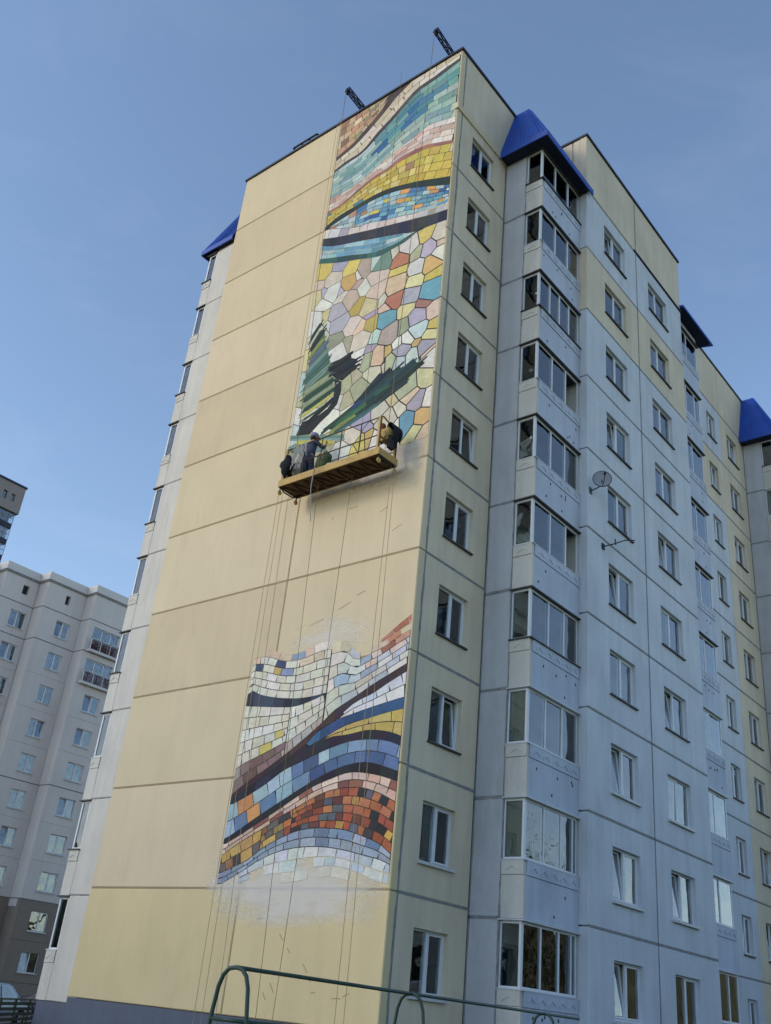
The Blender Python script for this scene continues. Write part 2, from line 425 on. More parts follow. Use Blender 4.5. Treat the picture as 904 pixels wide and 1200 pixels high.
# far recessed facade
for k in range(10):
    z0, z1 = k*H+GAP, (k+1)*H-GAP
    panel_x('wall_panel', 'facade_yellow' if k == 8 else 'facade_white', FX, 16.6, 22.08-GAP*.4, z0, z1, (20.42, 21.42, k*H+.78, k*H+2.13))
    panel_x('wall_panel', 'facade_yellow', FX, 22.08+GAP*.4, 25.14, z0, z1, (22.92, 24.25, k*H+.78, k*H+2.15))
    panel_y('wall_panel', 'panel_grey', 25.14, FX+.003, FX+.885, k*H-.17+GAP, (k+1)*H-.17-GAP, th=.2)
panel_x('attic_panel', 'facade_yellow', FX, 14.0, 22.08-GAP, J10, TOP-.06)
panel_x('attic_panel', 'facade_yellow', FX, 22.08+GAP, 27.8, J10, TOP-.06)
# second section beyond the frame edge
for k in range(10):
    panel_x('wall_panel', 'facade_white', FX+AX, 27.85, 36, k*H+GAP, (k+1)*H-GAP)
panel_x('attic_panel', 'facade_yellow', FX+AX, 27.85, 36, J10+GAP, TOP-.06)
MB().box(-W+.02, FX+AX-.3, 27.9, 36, -1.2, TOP-.1).build('section_core', 'facade_white', bld)
# rear and left envelope
MB().box(-W, -W+.25, .3, 36, 0, TOP-.06).build('rear_wall', 'facade_yellow', bld)
rf = MB(); rf.box(-W+.05, -.05, .05, 30, TOP-.75, TOP-.6); rf.box(-.05, AX-.05, 5.9, 13.9, TOP-.75, TOP-.6)
rf.build('roof', 'roofing', bld)
# parapet caps
cp = MB()
cp.box(-W-.06, .06, -.06, .30, TOP-.06, TOP+.03)
cp.box(-.24, .06, .30, 5.68, TOP-.06, TOP+.03)
cp.box(-.24, AX-.24, 5.68, 5.95, TOP-.06, TOP+.03)
cp.box(AX-.24, AX+.06, 5.68, 14.05, TOP-.06, TOP+.03)
cp.box(-.1, AX-.24, 13.8, 14.05, TOP-.06, TOP+.03)
cp.box(FX-.24, FX+.05, 14.05, 27.8, TOP-.06, TOP+.03)
cp.box(FX+AX-.24, FX+AX+.06, 27.8, 36, TOP-.06, TOP+.03)
cp.box(-W-.06, -W+.25, .30, 36, TOP-.06, TOP+.03)
cp.build('parapet_cap', 'cap_metal', bld)
MB().box(AX-.2, AX+.04, 9.6, 14.05, J10-.02, J10+.03).build('cornice_ledge', 'cap_metal', bld)

# smeared sealant along the facade joints: irregular strips standing 4 mm proud
def smear(points, wmin, wmax, normal, seed):
    r = random.Random(seed); m = MB(); a, b = Vector(points[0]), Vector(points[1]); L = (b-a).length; n = max(3, int(L/.12))
    t = (b-a).normalized(); nn = Vector(normal); s = t.cross(nn).normalized()
    w1 = w2 = .5; P = []
    for i in range(n+1):
        w1 = min(1, max(0, w1+r.uniform(-.35, .35))); w2 = min(1, max(0, w2+r.uniform(-.35, .35)))
        c = a+t*(L*i/n)+nn*.004
        P.append((c+s*(wmin+(wmax-wmin)*w1**2), c-s*(wmin+(wmax-wmin)*w2**2)))
    v = []
    for p, q in P: v += [p, q]
    m.quadmesh(v, [(2*i, 2*i+1, 2*i+3, 2*i+2) for i in range(n)])
    return m
X1 = (1,0,0); Y1 = (0,-1,0)
for k in range(1, 10):
    z = k*H
    smear([(0,.3,z),(0,YI,z)], .022, .045, X1, k).build('joint_sealant', 'sealant', bld)
    smear([(AX,5.74,z),(AX,14.0,z)], .02, .04, X1, 20+k).build('joint_sealant', 'sealant', bld)
    smear([(FX,16.7,z),(FX,25.1,z)], .02, .036, X1, 40+k).build('joint_sealant', 'sealant', bld)
    smear([(0.0,YI,z-.17),(.88,YI,z-.17)], .024, .06, Y1, 60+k).build('joint_sealant', 'sealant', bld)
    smear([(FX,25.14,z-.17),(FX+.88,25.14,z-.17)], .024, .045, Y1, 80+k).build('joint_sealant', 'sealant', bld)
smear([(0,.285,0),(0,.285,J10-.27)], .024, .06, X1, 101).build('joint_sealant', 'sealant', bld)
smear([(0,.285,J10),(0,.285,TOP-.06)], .024, .04, X1, 102).build('joint_sealant', 'sealant', bld)
smear([(AX,9.76,0),(AX,9.76,TOP-.06)], .022, .036, X1, 103).build('joint_sealant', 'sealant', bld)
smear([(.035,YI,0),(.035,YI,J10-.2)], .012, .028, Y1, 104).build('joint_sealant', 'sealant', bld)
smear([(.885,YI,0),(.885,YI,J10-.3)], .012, .035, Y1, 105).build('joint_sealant', 'sealant', bld)

# ---- windows
SHARED = {}
def shared(key, fn):
    if key not in SHARED: SHARED[key] = fn()
    return SHARED[key]
def win_frame(w, h):
    m = MB(); t = .045; d = .06
    m.box(0,d,0,w,0,t); m.box(0,d,0,w,h-t,h); m.box(0,d,0,t,t,h-t); m.box(0,d,w-t,w,t,h-t)
    m.box(.004,d+.004,w/2-.035,w/2+.035,t,h-t)
    return m.mesh('window')
def sash_frame(w, h):
    m = MB(); t = .042; d = .05
    m.box(0,d,0,w,0,t); m.box(0,d,0,w,h-t,h); m.box(0,d,0,t,t,h-t); m.box(0,d,w-t,w,t,h-t)
    return m.mesh('sash')
def pane_mesh(w, h):
    return MB().box(-.006, .006, 0, w, 0, h).mesh('pane')
def fold_mesh(w, h, n):
    """curtain with folds"""
    m = MB(); v = []; f = []
    N = max(8, int(n))
    for i in range(N+1):
        y = w*i/N; x = .03*math.sin(i*1.9)+.012*math.sin(i*4.3)
        v += [(x,y,0),(x,y,h)]
    for i in range(N): f.append((2*i,2*i+2,2*i+3,2*i+1))
    m.quadmesh(v, f); return m.mesh('curtain')

def window(xf, y0, y1, z0, z1, style, parent=None, dark_sill=True):
    """two-light window, its glass 12 cm behind the wall face"""
    w, h = y1-y0, z1-z0; P = parent or bld
    fr = link('window', shared(('f', round(w,2), round(h,2)), lambda: win_frame(w, h)), 'pvc_white', P, (xf-.17, y0, z0))
    hw = w/2-.055-.045; ph = h-.11
    for s in (0, 1):
        ys = y0+.055 if s == 0 else y0+w/2+.045
        if style.get('tilt') == s:
            so = link('sash', shared(('s', round(hw,2), round(ph,2)), lambda: sash_frame(hw, ph)), 'pvc_white', fr, (xf-.165, ys, z0+.055))
            so.rotation_euler = (0, R(-5.0-rnd.random()*2), 0)
            link('pane', shared(('p', round(hw-.12,2), round(ph-.12,2)), lambda: pane_mesh(hw-.12, ph-.12)), 'glass', so, wloc(so)+Vector((.02, .06, .06)))
        else:
            sh = style.get('sash', 1)
            so = link('sash', shared(('s', round(hw,2), round(ph,2)), lambda: sash_frame(hw, ph)), 'pvc_white', fr, (xf-.158, ys, z0+.055)) if s == sh else None
            p = link('pane', shared(('p', round(hw-.02,2), round(ph-.02,2)), lambda: pane_mesh(hw-.02, ph-.02)), 'glass', fr, (xf-.14, ys+.01, z0+.065))
            p.rotation_euler = (0, R(rnd.uniform(-.5, .5)), R(rnd.uniform(-.6, .6)))
        cu = style.get('cur', (None, None))[s]
        if cu == 'blind':
            m = MB()
            nb = int(ph/.06)
            for i in range(nb): m.box(xf-.235, xf-.225, ys, ys+hw, z0+.06+i*.06, z0+.06+i*.06+.045)
            m.build('blind', 'blind_grey', fr)
        elif cu:
            hh = ph*style.get('drop', 1.0)
            link('curtain', shared(('c', round(hw+.05,2), round(hh,2), cu), lambda: fold_mesh(hw+.05, hh, 16)), cu, fr, (xf-.30-(.03 if s else 0), ys-.03, z1-.05-hh))
    # sill
    if dark_sill: MB().box(xf-.13, xf+.07, y0-.03, y1+.03, z0-.045, z0-.004).build('sill', 'sill_metal', fr)
    else: MB().box(xf-.13, xf+.09, y0-.05, y1+.05, z0-.07, z0-.004).build('sill', 'sill_white', fr)
    return fr

def rstyle(r, light=.6):
    c = lambda: r.choice(['curtain_white','curtain_white','curtain_cream','curtain_dark']) if r.random() < light else None
    st = {'cur': (c(), c()), 'sash': r.choice([0,1,1])}
    if r.random() < .35: st['tilt'] = r.choice([0,0,1])
    if r.random() < .25: st['drop'] = r.uniform(.5, .8)
    return st
r1 = random.Random(12)
corner = {9:{'sash':1},8:{'cur':('blind',None)},7:{'cur':('curtain_dark',None),'sash':1},6:{'cur':(None,'curtain_dark')},5:{'tilt':1,'cur':('curtain_dark',None)},4:{'cur':('blind','curtain_dark'),'drop':.5},3:{'sash':1},2:{'tilt':1,'cur':('curtain_white','curtain_dark')},1:{'cur':('curtain_white',None)},0:{'cur':('curtain_cream','curtain_dark'),'sash':1}}
for k in range(10):
    window(0, .97, 2.30, k*H+.78, k*H+2.15, corner[k], dark_sill=k > 1)
    sa = {'cur': (None if k in (1,2,3,4,6,7,9) else 'curtain_white', 'curtain_white'), 'sash': 1}
    if k in (1,2,4,6,9): sa['tilt'] = 0
    if k == 5: sa['cur'] = ('curtain_dark','curtain_white')
    if k == 0: sa = {'tilt': 0, 'cur': ('curtain_white','curtain_cream')}
    window(AX, 7.08, 8.76, k*H+.78, k*H+2.15, sa, dark_sill=k > 2)
    sb = {'cur': ('curtain_white','curtain_white') if k not in (8,9,7) else (None,'curtain_white'), 'sash': 0}
    if k in (1,3,5): sb['tilt'] = 0; sb['cur'] = (None,'curtain_white')
    if k == 0: sb = {'cur': (None, 'curtain_dark')}
    window(AX, 10.80, 12.52, k*H+.78, k*H+2.15, sb, dark_sill=k > 2)
    window(FX, 20.42, 21.42, k*H+.78, k*H+2.13, rstyle(r1, .25))
    window(FX, 22.92, 24.25, k*H+.78, k*H+2.15, rstyle(r1, .4))

# ---- glazed balconies
def balcony(xw, xin, xo, y0, y1, k, npane, style, sgn=1, yside=True, parent=None):
    """xw: house wall, xin: where the side light starts, xo: outer face; sgn mirrors it for the other side of the house"""
    P = parent or bld; z = k*H; zb = z-.17
    X = lambda x: x
    b = MB()
    # slab and parapet walls (side + front + far end)
    b.box(xw, xo-.02*sgn, y0+.03, y1-.01, zb+.03, zb+.15)
    front_mat, side_mat = ('balcony_grey', 'balcony_cream') if sgn > 0 else ('balcony_cream', 'balcony_cream')
    b.box(xo-.10*sgn, xo, y0+.10, y1, zb, z+.79)
    fo = b.build('balcony', front_mat, P)
    s = MB(); s.box(xin, xo+.002*sgn, y0, y0+.10, zb, z+.79)
    s.build('side_parapet', side_mat, fo)
    # relief band with chevrons
    rb = MB(); rb.box(xo-.10*sgn, xo+.022*sgn, y0+.12, y1-.02, z+.80, z+1.12)
    rb.build('relief_band', front_mat, fo)
    rs = MB(); rs.box(xin+.01*sgn, xo-.01*sgn, y0-.02, y0+.10, z+.80, z+1.12)
    rs.build('relief_band', side_mat, fo)
    ch = MB(); n = 5; st = (y1-y0-.3)/n
    for i in range(n):
        yc = y0+.2+st*(i+.5)
        for e in (-1, 1):
            ch.prism([(xo+.022*sgn, yc, z+1.03), (xo+.022*sgn, yc, z+.99), (xo+.022*sgn, yc+e*.16, z+.89), (xo+.022*sgn, yc+e*.16, z+.93)], (.016*sgn, 0, 0))
    co = ch.build('chevron_relief', front_mat, fo); co['kind'] = 'stuff'
    xc = (xin+xo)/2; ch = MB()
    ch.prism([(xc-.17, y0-.02, z+.93), (xc, y0-.02, z+1.04), (xc+.17, y0-.02, z+.93), (xc+.17, y0-.02, z+.885), (xc, y0-.02, z+.985), (xc-.17, y0-.02, z+.885)], (0, -.014, 0))
    if yside: ch.build('chevron', side_mat, fo)
    # glazing
    zg0, zg1 = z+1.12, z+2.58
    lt = style.get('ledge')
    ld = MB(); ov = .07 if lt else .03
    ld.box(xin-.02*sgn, xo+ov*sgn, y0-ov, y1, z+1.122, z+1.15)
    ld.build('ledge', 'sill_metal' if lt else 'sill_white', fo)
    gf = MB(); t = .05
    xg = xo-.07*sgn
    gf.box(xg-.03*sgn, xg+.03*sgn, y0+.02, y0+.12, zg0+.03, zg1)      # corner post
    gf.box(xg-.02*sgn, xg+.02*sgn, y0+.12, y1-.02, zg0+.03, zg0+.09); gf.box(xg-.02*sgn, xg+.02*sgn, y0+.12, y1-.02, zg1-.06, zg1)
    ys = [y0+.12+(y1-.04-y0-.12)*q for q in style.get('div', [i/npane for i in range(1, npane)])]
    for yy in ys: gf.box(xg-.025*sgn, xg+.025*sgn, yy-.03, yy+.03, zg0+.09, zg1-.06)
    gf.box(xg-.02*sgn, xg+.02*sgn, y1-.07, y1-.02, zg0+.09, zg1-.06)
    if yside:
        gf.box(xin, xg-.03*sgn, y0+.03, y0+.07, zg0+.03, zg0+.08); gf.box(xin, xg-.03*sgn, y0+.03, y0+.07, zg1-.06, zg1)
        gf.box(xin, xin+.05*sgn, y0+.025, y0+.075, zg0+.08, zg1-.06)
    gf.build('glazing_frame', 'pvc_white', fo)
    edges = [y0+.12]+ys+[y1-.05]
    for i in range(len(edges)-1):
        if i in style.get('open', ()): continue
        w = edges[i+1]-edges[i]-.02
        p = link('pane', shared(('bp', round(w,2)), lambda: pane_mesh(w, zg1-zg0-.16)), 'glass', fo, (xg-.004*sgn*(i % 2), edges[i]+.01, zg0+.09))
        p.rotation_euler = (0, R(rnd.uniform(-.4, .4)), R(rnd.uniform(-.5, .5)))
        cu = style.get('cur', {}).get(i)
        if cu:
            hh = (zg1-zg0-.1)
            c = link('curtain', shared(('bc', round(w,2), cu), lambda: fold_mesh(w, hh, 14)), cu, fo, (xg-.13*sgn, edges[i]+.01, zg0+.05))
    if yside and not style.get('side_open'):
        x0, x1 = sorted((xin+.05*sgn, xg-.03*sgn))
        MB().box(x0, x1, y0+.045, y0+.055, zg0+.08, zg1-.06).build('pane', 'glass', fo)
        cs = style.get('side')
        if cs:
            drop = style.get('side_drop', 1.0)
            MB().box(x0-.02, x1+.02, y0+.10, y0+.11, zg1-.05-(zg1-zg0-.1)*drop, zg1-.05).build('blind', cs, fo)
    am = MB(); ra = random.Random(int(k*31+y0*7+xo*13))
    for q in range(ra.randint(2, 6)):
        yy = ra.uniform(y0+.2, y1-.2); zz = ra.choice([z+.62, z+.55, z+.05, z+.12])+ra.uniform(-.05, .05)
        am.prism([(xo, yy-.022, zz-.035), (xo, yy+.022, zz-.03), (xo, yy+.018, zz+.03), (xo, yy-.012, zz+.038)], (.012*sgn, 0, 0))
    ao = am.build('anchor_mark', 'dark_steel', fo); ao['kind'] = 'stuff'
    # drip cap over the glazing
    dc = MB(); dc.box(xin-.03*sgn, xo+.06*sgn, y0-.06, y1+.02, zg1, zg1+.035)
    dc.build('drip_cap', 'sill_white' if style.get('wcap') else 'sill_metal', fo)
    # wall behind with a door
    MB().box(xw-.05*sgn, xw-.2*sgn, y0+.15, y1, z, z+2.62).build('back_wall', 'balcony_cream', fo)
    MB().box(xw-.05*sgn, xw-.045*sgn+.005*sgn, y0+.5, y0+1.9, z+.1, z+2.2).build('door', 'core_dark', fo)
    return fo
bst = {9:{'ledge':1,'side':'curtain_cream','div':[.34,.7],'open':()},
       8:{'div':[.36,.7],'cur':{2:'curtain_white'}},
       7:{'ledge':1,'div':[.25,.5,.75],'side':'pvc_white','cur':{0:'curtain_white',3:'curtain_dark'}},
       6:{'div':[.34,.68],'open':(2,)},
       5:{'div':[.34,.68],'side':'curtain_cream','side_drop':.5,'cur':{0:'curtain_white'}},
       4:{'div':[.36,.72],'open':(2,)},
       3:{'ledge':1,'div':[.36,.7]},
       2:{'div':[.33,.68],'side':'curtain_cream','cur':{0:'curtain_white',2:'curtain_white'}, 'wcap':1},
       1:{'div':[.34,.68,.92],'side':'curtain_cream','cur':{0:'curtain_cream',1:'curtain_white',2:'curtain_white'},'wcap':1},
       0:{'div':[.32,.66,.9],'wcap':1}}
for k in range(10):
    balcony(.3, .90, 1.53, YI, 5.72, k, 3, bst[k])
    balcony(FX+.3, FX+.90, FX+1.53, 25.14, 27.8, k, 3, bst[(k+4) % 10])
    st = {'div': [.5] if k not in (8,) else [.35,.75], 'cur': {0:'curtain_white',1:'curtain_white'} if k % 3 else {1:'curtain_white'}, 'wcap': k < 4}
    if k == 0: st = {'div': [.3,.65], 'cur': {2: 'curtain_cream'}, 'wcap': 1}
    balcony(.3, .6, 1.53, 14.02, 16.35, k, 2, st, yside=False)
    MB().box(.3, 1.43, 16.28, 16.345, k*H-.17, k*H+1.12).build('end_parapet', 'balcony_grey', bld)
# left end: white panel and balconies of the other front
MB().box(-W-1.41, -W+.02, .325, .5, -.17, J10).build('return_wall', 'sealant', bld)
for k in range(10):
    panel_y('wall_panel', 'balcony_cream', .31, -W-1.42, -W, k*H-.17+GAP*.7 if k else -.17, (k+1)*H-.17-GAP*.7, th=.2)
    balcony(-W-.25, -W-1.42, -W-1.90, .31, 3.1, k, 3, {'div':[.34,.68], 'ledge': k % 2, 'side': 'curtain_white' if k in (2,3,5,6,8) else ('curtain_dark' if k in (0,1) else None), 'side_drop': .7 if k == 3 else 1}, sgn=-1)

# ---- blue sheet-metal balcony roofs
def hip_roof(dx, dy, sgn=1, xb=0.0, y0=2.62, ridge0=3.48, yend=5.71, xe=1.95, xr=.64, ze=28.02, zt=30.82, tip=5.95):
    X = lambda x: xb+dx+sgn*x
    m = MB()
    A = (X(0.0), y0+dy, ze); B = (X(xe), y0+dy, ze); C = (X(xe), tip+dy, ze); D = (X(0), ridge0+dy, zt); E = (X(xr), ridge0+dy, zt); F = (X(xr), yend+dy, zt)
    Cc = (X(xe), yend+dy, ze)
    thick = .05
    def slope(pts, ribs, d1, d2):
        m.prism(pts, (0, 0, -thick))
        # raised ribs from eave to ridge
        P = [Vector(p) for p in pts]
        for i in range(1, ribs):
            t = i/ribs
            a = P[0].lerp(P[1], t); b = P[3].lerp(P[2], t)
            m.bar(a+Vector((0,0,.012)), b+Vector((0,0,.012)), .035, .03)
    slope([A, B, E, D], 14, 0, 0)
    slope([B, Cc, F, E], 22, 0, 0)
    m.prism([D, E, F, (X(0), yend+dy, zt)], (0, 0, -thick))
    m.box(*sorted((X(AX+.03), X(xe))), yend+dy, tip+dy, ze-.05, ze+.02)
    fo = m.build('balcony_roof', 'blue_roof', bld)
    f = MB(); z0 = ze-.24
    f.box(*sorted((X(0.02), X(xe+.02))), y0+dy-.02, y0+dy+.02, z0, ze+.005)
    f.box(*sorted((X(xe-.02), X(xe+.02))), y0+dy+.02, tip+dy, z0, ze+.005)
    f.build('fascia', 'blue_roof', fo)
    so = MB(); so.box(*sorted((X(.02), X(xe-.02))), y0+dy+.02, yend+dy, z0+.02, z0+.05)
    so.build('soffit', 'soffit', fo)
    return fo
hip_roof(0, 0)
hip_roof(FX, 25.14-YI)
hip_roof(-W-.35, -2.30, sgn=-1, xe=1.9, xr=.3, y0=2.45, ridge0=3.15, yend=5.5, tip=5.5, ze=28.15, zt=30.5)
# filler wall of the last storey under the roofs
for (xa, xb_, ya, yb) in ((0, .9, YI+.03, YI+.2), (FX, FX+.9, 25.17, 25.34), (-W-1.41, -W, .33, .5)):
    MB().box(xa, xb_, ya, yb, J10-.2, J10-.02).build('roof_filler', 'gable_yellow', bld)
m = MB(); m.prism([(.25, 13.95, 28.75), (1.98, 13.95, 28.32), (1.98, 13.95, 28.22), (.25, 13.95, 28.65)], (0, 3.2, 0))
sr = m.build('balcony_roof', 'blue_roof', bld)
m = MB()
for i in range(12): m.bar((.27, 14.1+i*.26, 28.76), (1.97, 14.1+i*.26, 28.335), .035, .03)
m.build('roof_rib', 'blue_roof', sr)
m = MB(); m.prism([(.3, 14.03, 28.2), (1.9, 14.03, 28.2), (1.9, 14.03, 28.22), (.3, 14.03, 28.55)], (0, 2.9, 0)); m.build('soffit', 'soffit', sr)
MB().box(.3, 1.5, 14.03, 16.3, 27.82, 28.2).build('lintel', 'balcony_grey', sr)

# ---- outlines of the mural in wall coordinates (metres from the corner, metres up)
CURVES={
'u_dark1_top':[(-5.79,28.89),(-4.81,29.22),(-4.09,29.75),(-3.57,30.19),(-3.37,30.56),(-3.23,30.74)],
'u_dark1_bot':[(-5.69,28.71),(-4.7,29.01),(-3.94,29.52),(-3.35,29.99),(-2.99,30.33),(-2.46,30.64),(-2.31,30.69)],
'u_dark2_top':[(-5.76,28.2),(-5.11,28.37),(-4.29,28.45),(-3.67,28.98),(-3.07,29.35),(-2.56,29.74),(-1.96,30.14),(-1.19,30.23),(-0.75,30.33),(-0.07,30.41)],
'u_dark2_bot':[(-5.74,28.08),(-5.04,28.21),(-4.23,28.33),(-3.45,28.86),(-2.97,29.16),(-2.47,29.57),(-1.9,29.94),(-1.15,30.03),(-0.69,30.11),(-0.06,30.26)],
'u_teal_bot':[(-5.5,26.74),(-4.54,26.76),(-3.84,26.94),(-3.17,27.21),(-2.43,27.46),(-1.76,27.58),(-1.26,27.76),(-0.67,27.62),(-0.09,27.44)],
'u_brown_top':[(-5.89,26.14),(-5.02,26.16),(-4.02,26.52),(-3.49,26.66),(-2.88,26.73),(-2.44,26.88),(-1.92,26.88),(-1.24,26.79),(-0.58,26.52),(-0.04,26.29)],
'u_brown_bot':[(-5.9,26.04),(-5.0,26.02),(-4.01,26.39),(-3.47,26.53),(-2.86,26.56),(-2.42,26.68),(-1.89,26.68),(-1.23,26.62),(-0.57,26.37),(-0.05,26.15)],
'u_green_top':[(-5.67,25.34),(-5.09,25.56),(-4.29,25.62),(-3.52,25.67),(-2.74,25.6),(-2.05,25.4),(-1.3,25.14),(-0.72,24.89),(-0.04,24.61)],
'u_green_bot':[(-5.62,25.19),(-4.97,25.32),(-4.26,25.4),(-3.49,25.45),(-2.72,25.36),(-2.03,25.17),(-1.28,24.85),(-0.69,24.56),(-0.03,24.24)],
'u_blue_bot':[(-5.64,25.19),(-5.35,25.12),(-4.56,24.75),(-3.98,24.5),(-3.35,24.38),(-2.79,24.16),(-2.04,23.94),(-1.3,23.69),(-0.6,23.53),(-0.01,23.48)],
'u_navy_top':[(-5.67,24.8),(-4.76,24.45),(-3.94,24.2),(-3.53,24.07),(-2.76,23.85),(-2.01,23.65),(-1.28,23.45),(-0.57,23.26),(-0.06,23.16)],
'u_navy_bot':[(-5.7,24.49),(-5.12,24.19),(-3.88,23.77),(-2.7,23.36),(-1.95,23.11),(-1.43,22.9),(-0.94,22.83),(-0.05,22.71)],
'u_wave_bot':[(-5.63,23.84),(-5.02,23.6),(-4.19,23.3),(-3.15,22.89),(-2.41,22.78),(-1.91,22.78),(-1.43,22.88)],
'u_edge_bot':[(-5.64,23.63),(-4.81,23.26),(-3.75,22.89),(-2.74,22.54),(-2.24,22.58),(-1.68,22.63),(-1.22,22.81),(-0.94,22.81)],
'l_top':[(-5.61,9.13),(-5.13,9.15),(-4.46,8.93),(-3.92,8.86),(-3.41,8.95),(-3.0,9.04),(-2.49,8.99),(-2.14,8.94),(-1.74,8.56),(-1.35,8.63),(-0.91,8.73),(-0.48,8.93),(-0.07,9.1)],
'l_lens_top':[(-5.73,7.77),(-5.56,7.98),(-5.15,7.82),(-4.43,7.65),(-3.67,7.55),(-3.1,7.55),(-2.65,7.59)],
'l_lens_bot':[(-5.7,7.57),(-5.16,7.5),(-4.38,7.4),(-3.85,7.35),(-3.43,7.39),(-3.01,7.48),(-2.65,7.58)],
'l_brown_top':[(-5.66,5.13),(-5.29,5.36),(-4.59,5.69),(-3.9,6.05),(-3.3,6.4),(-2.74,6.76),(-2.33,7.07),(-1.95,7.24),(-1.58,7.4),(-1.09,7.63),(-0.6,7.82),(-0.08,8.03)],
'l_brown_bot':[(-3.68,6.06),(-3.1,6.31),(-2.76,6.63),(-2.19,6.83),(-1.92,7.06),(-1.56,7.25),(-1.06,7.4),(-0.58,7.62),(-0.06,7.83)],
'l_blue_top':[(-3.12,6.3),(-2.85,6.53),(-2.15,6.83),(-1.64,6.93),(-1.2,7.01),(-0.64,7.1),(-0.05,7.18)],
'l_blue_bot':[(-3.08,6.21),(-2.51,6.42),(-2.11,6.58),(-1.71,6.69),(-1.15,6.77),(-0.54,6.86),(-0.05,6.9)],
'l_yel_bot':[(-3.08,6.19),(-2.36,6.39),(-1.81,6.4),(-1.14,6.46),(-0.48,6.37),(-0.02,6.21)],
'l_dark2_bot':[(-5.58,4.89),(-5.0,5.1),(-4.37,5.38),(-3.82,5.67),(-3.27,5.84),(-2.72,6.01),(-2.18,6.15),(-1.65,6.24),(-1.11,6.24),(-0.52,6.17),(-0.05,6.0)],
'l_dark3_top':[(-5.62,4.01),(-5.12,4.24),(-4.43,4.58),(-3.81,4.86),(-3.14,5.16),(-2.61,5.38),(-2.02,5.57),(-1.43,5.67),(-0.9,5.65),(-0.05,5.39)],
'l_dark3_bot':[(-5.58,3.89),(-4.94,4.16),(-4.32,4.45),(-3.72,4.73),(-3.25,4.96),(-2.73,5.19),(-2.2,5.34),(-1.67,5.46),(-1.28,5.46),(-0.62,5.34),(-0.03,5.16)],
'l_pink_bot':[(-5.63,3.61),(-5.25,3.81),(-4.83,4.0),(-4.21,4.26),(-3.67,4.52),(-3.07,4.75),(-2.68,4.91),(-2.15,5.06),(-1.62,5.1),(-1.09,5.07),(-0.56,4.92),(-0.04,4.69)],
'l_orange_bot':[(-5.61,3.16),(-5.13,3.32),(-4.64,3.49),(-4.17,3.76),(-3.7,3.95),(-3.1,4.13),(-2.55,4.19),(-2.01,4.17),(-1.47,4.11),(-0.81,3.92),(-0.42,3.78),(-0.02,3.52)],
'l_grey_bot':[(-5.52,2.9),(-5.28,3.0),(-4.73,3.24),(-4.26,3.46),(-3.71,3.64),(-3.16,3.73),(-2.61,3.76),(-2.07,3.74),(-1.4,3.65),(-0.88,3.54),(-0.38,3.44),(-0.0,3.3)],
'l_white_bot':[(-4.88,2.92),(-3.96,3.12),(-3.33,3.16),(-2.72,3.23),(-2.13,3.3),(-1.61,3.29),(-0.95,3.15),(-0.44,2.97),(-0.01,2.9)],
}
SEEDS='-5.26,23.07,Y -4.61,22.99,L -4.02,22.62,Y -3.35,22.37,M -2.94,22.4,V -2.63,22.17,T -2.11,22.31,P -1.79,21.97,R -1.46,22.42,W -0.89,22.56,Y -0.16,22.29,P -1.14,21.97,G -0.62,21.89,L -0.2,21.91,K -0.19,21.42,W -0.46,21.14,O -1.84,21.46,Y -1.06,21.22,W -0.34,20.6,Y -4.78,22.57,P -4.05,22.08,O -3.66,22.19,W -2.78,21.66,P -3.58,21.64,M -3.29,21.39,W -5.42,22.57,K -5.14,22.1,L -4.72,21.94,W -4.36,21.85,L -4.23,21.46,P -2.73,20.99,K -1.91,20.89,F -1.14,20.67,C -0.36,20.07,B -1.26,20.21,L -1.88,20.29,R -2.43,20.61,P -2.96,20.6,C -3.42,20.77,E -3.81,21.16,M -4.29,20.87,L -5.08,21.51,W -5.56,22.03,C -2.13,20.09,K -1.37,19.69,C -0.61,19.62,D -0.31,19.16,K -2.14,19.66,B -2.89,20.09,L -0.85,19.1,L -1.36,18.99,S -0.22,18.51,Y -0.81,18.66,V -3.56,19.99,P -3.21,19.77,K -2.8,19.67,E -1.92,18.96,N -4.99,20.96,C -5.37,20.9,W -4.74,20.42,W -1.17,18.42,W -4.21,20.41,L -3.65,19.32,G -3.1,19.24,P -4.28,19.65,S -4.12,19.11,W -3.06,18.72,W -2.7,18.64,L -2.56,19.11,V -2.3,18.19,F -1.97,18.22,O -2.72,18.22,G -1.72,17.77,G -1.33,18.09,L -0.85,18.15,O -1.43,18.39,W -0.3,18.27,C -0.45,17.86,L -0.34,17.66,K -0.94,17.75,V -0.15,17.34,W -2.44,17.66,P -2.01,17.76,P -1.45,17.7,V -3,18.3,W -3.14,17.8,G -3.55,17.69,G -2.86,17.25,G -3.31,17.03,G -1.02,16.7,G -0.35,16.81,C -0.85,16.31,K -0.58,16,L -0.14,15.91,W -1.55,16.35,F -1.25,15.88,P -1.97,16.07,P -2.68,16.01,L -2.38,15.69,L -3.74,17.12,W -4.13,16.42,W -0.91,15.36,B -0.33,15.34,O -0.48,14.99,C -0.1,14.75,F -2.96,15.61,P -2.58,15.22,Y -2.26,15.27,O -3.37,15.62,G -3.36,15.14,W -2.82,15.06,Y -1.99,15.21,W -5.39,16.2,V -4.98,15.98,Y -4.64,15.65,S -4.06,15.6,G -5.05,20.18,P -5.13,19.3,C -5.16,18.62,V -4.76,17.6,G -4.39,18,G -5.33,15.87,S -5.01,16.91,W -3.15,16.41,W -2.53,16.81,G -1.76,17.03,P -1.66,15.67,P -1.31,15.31,W'
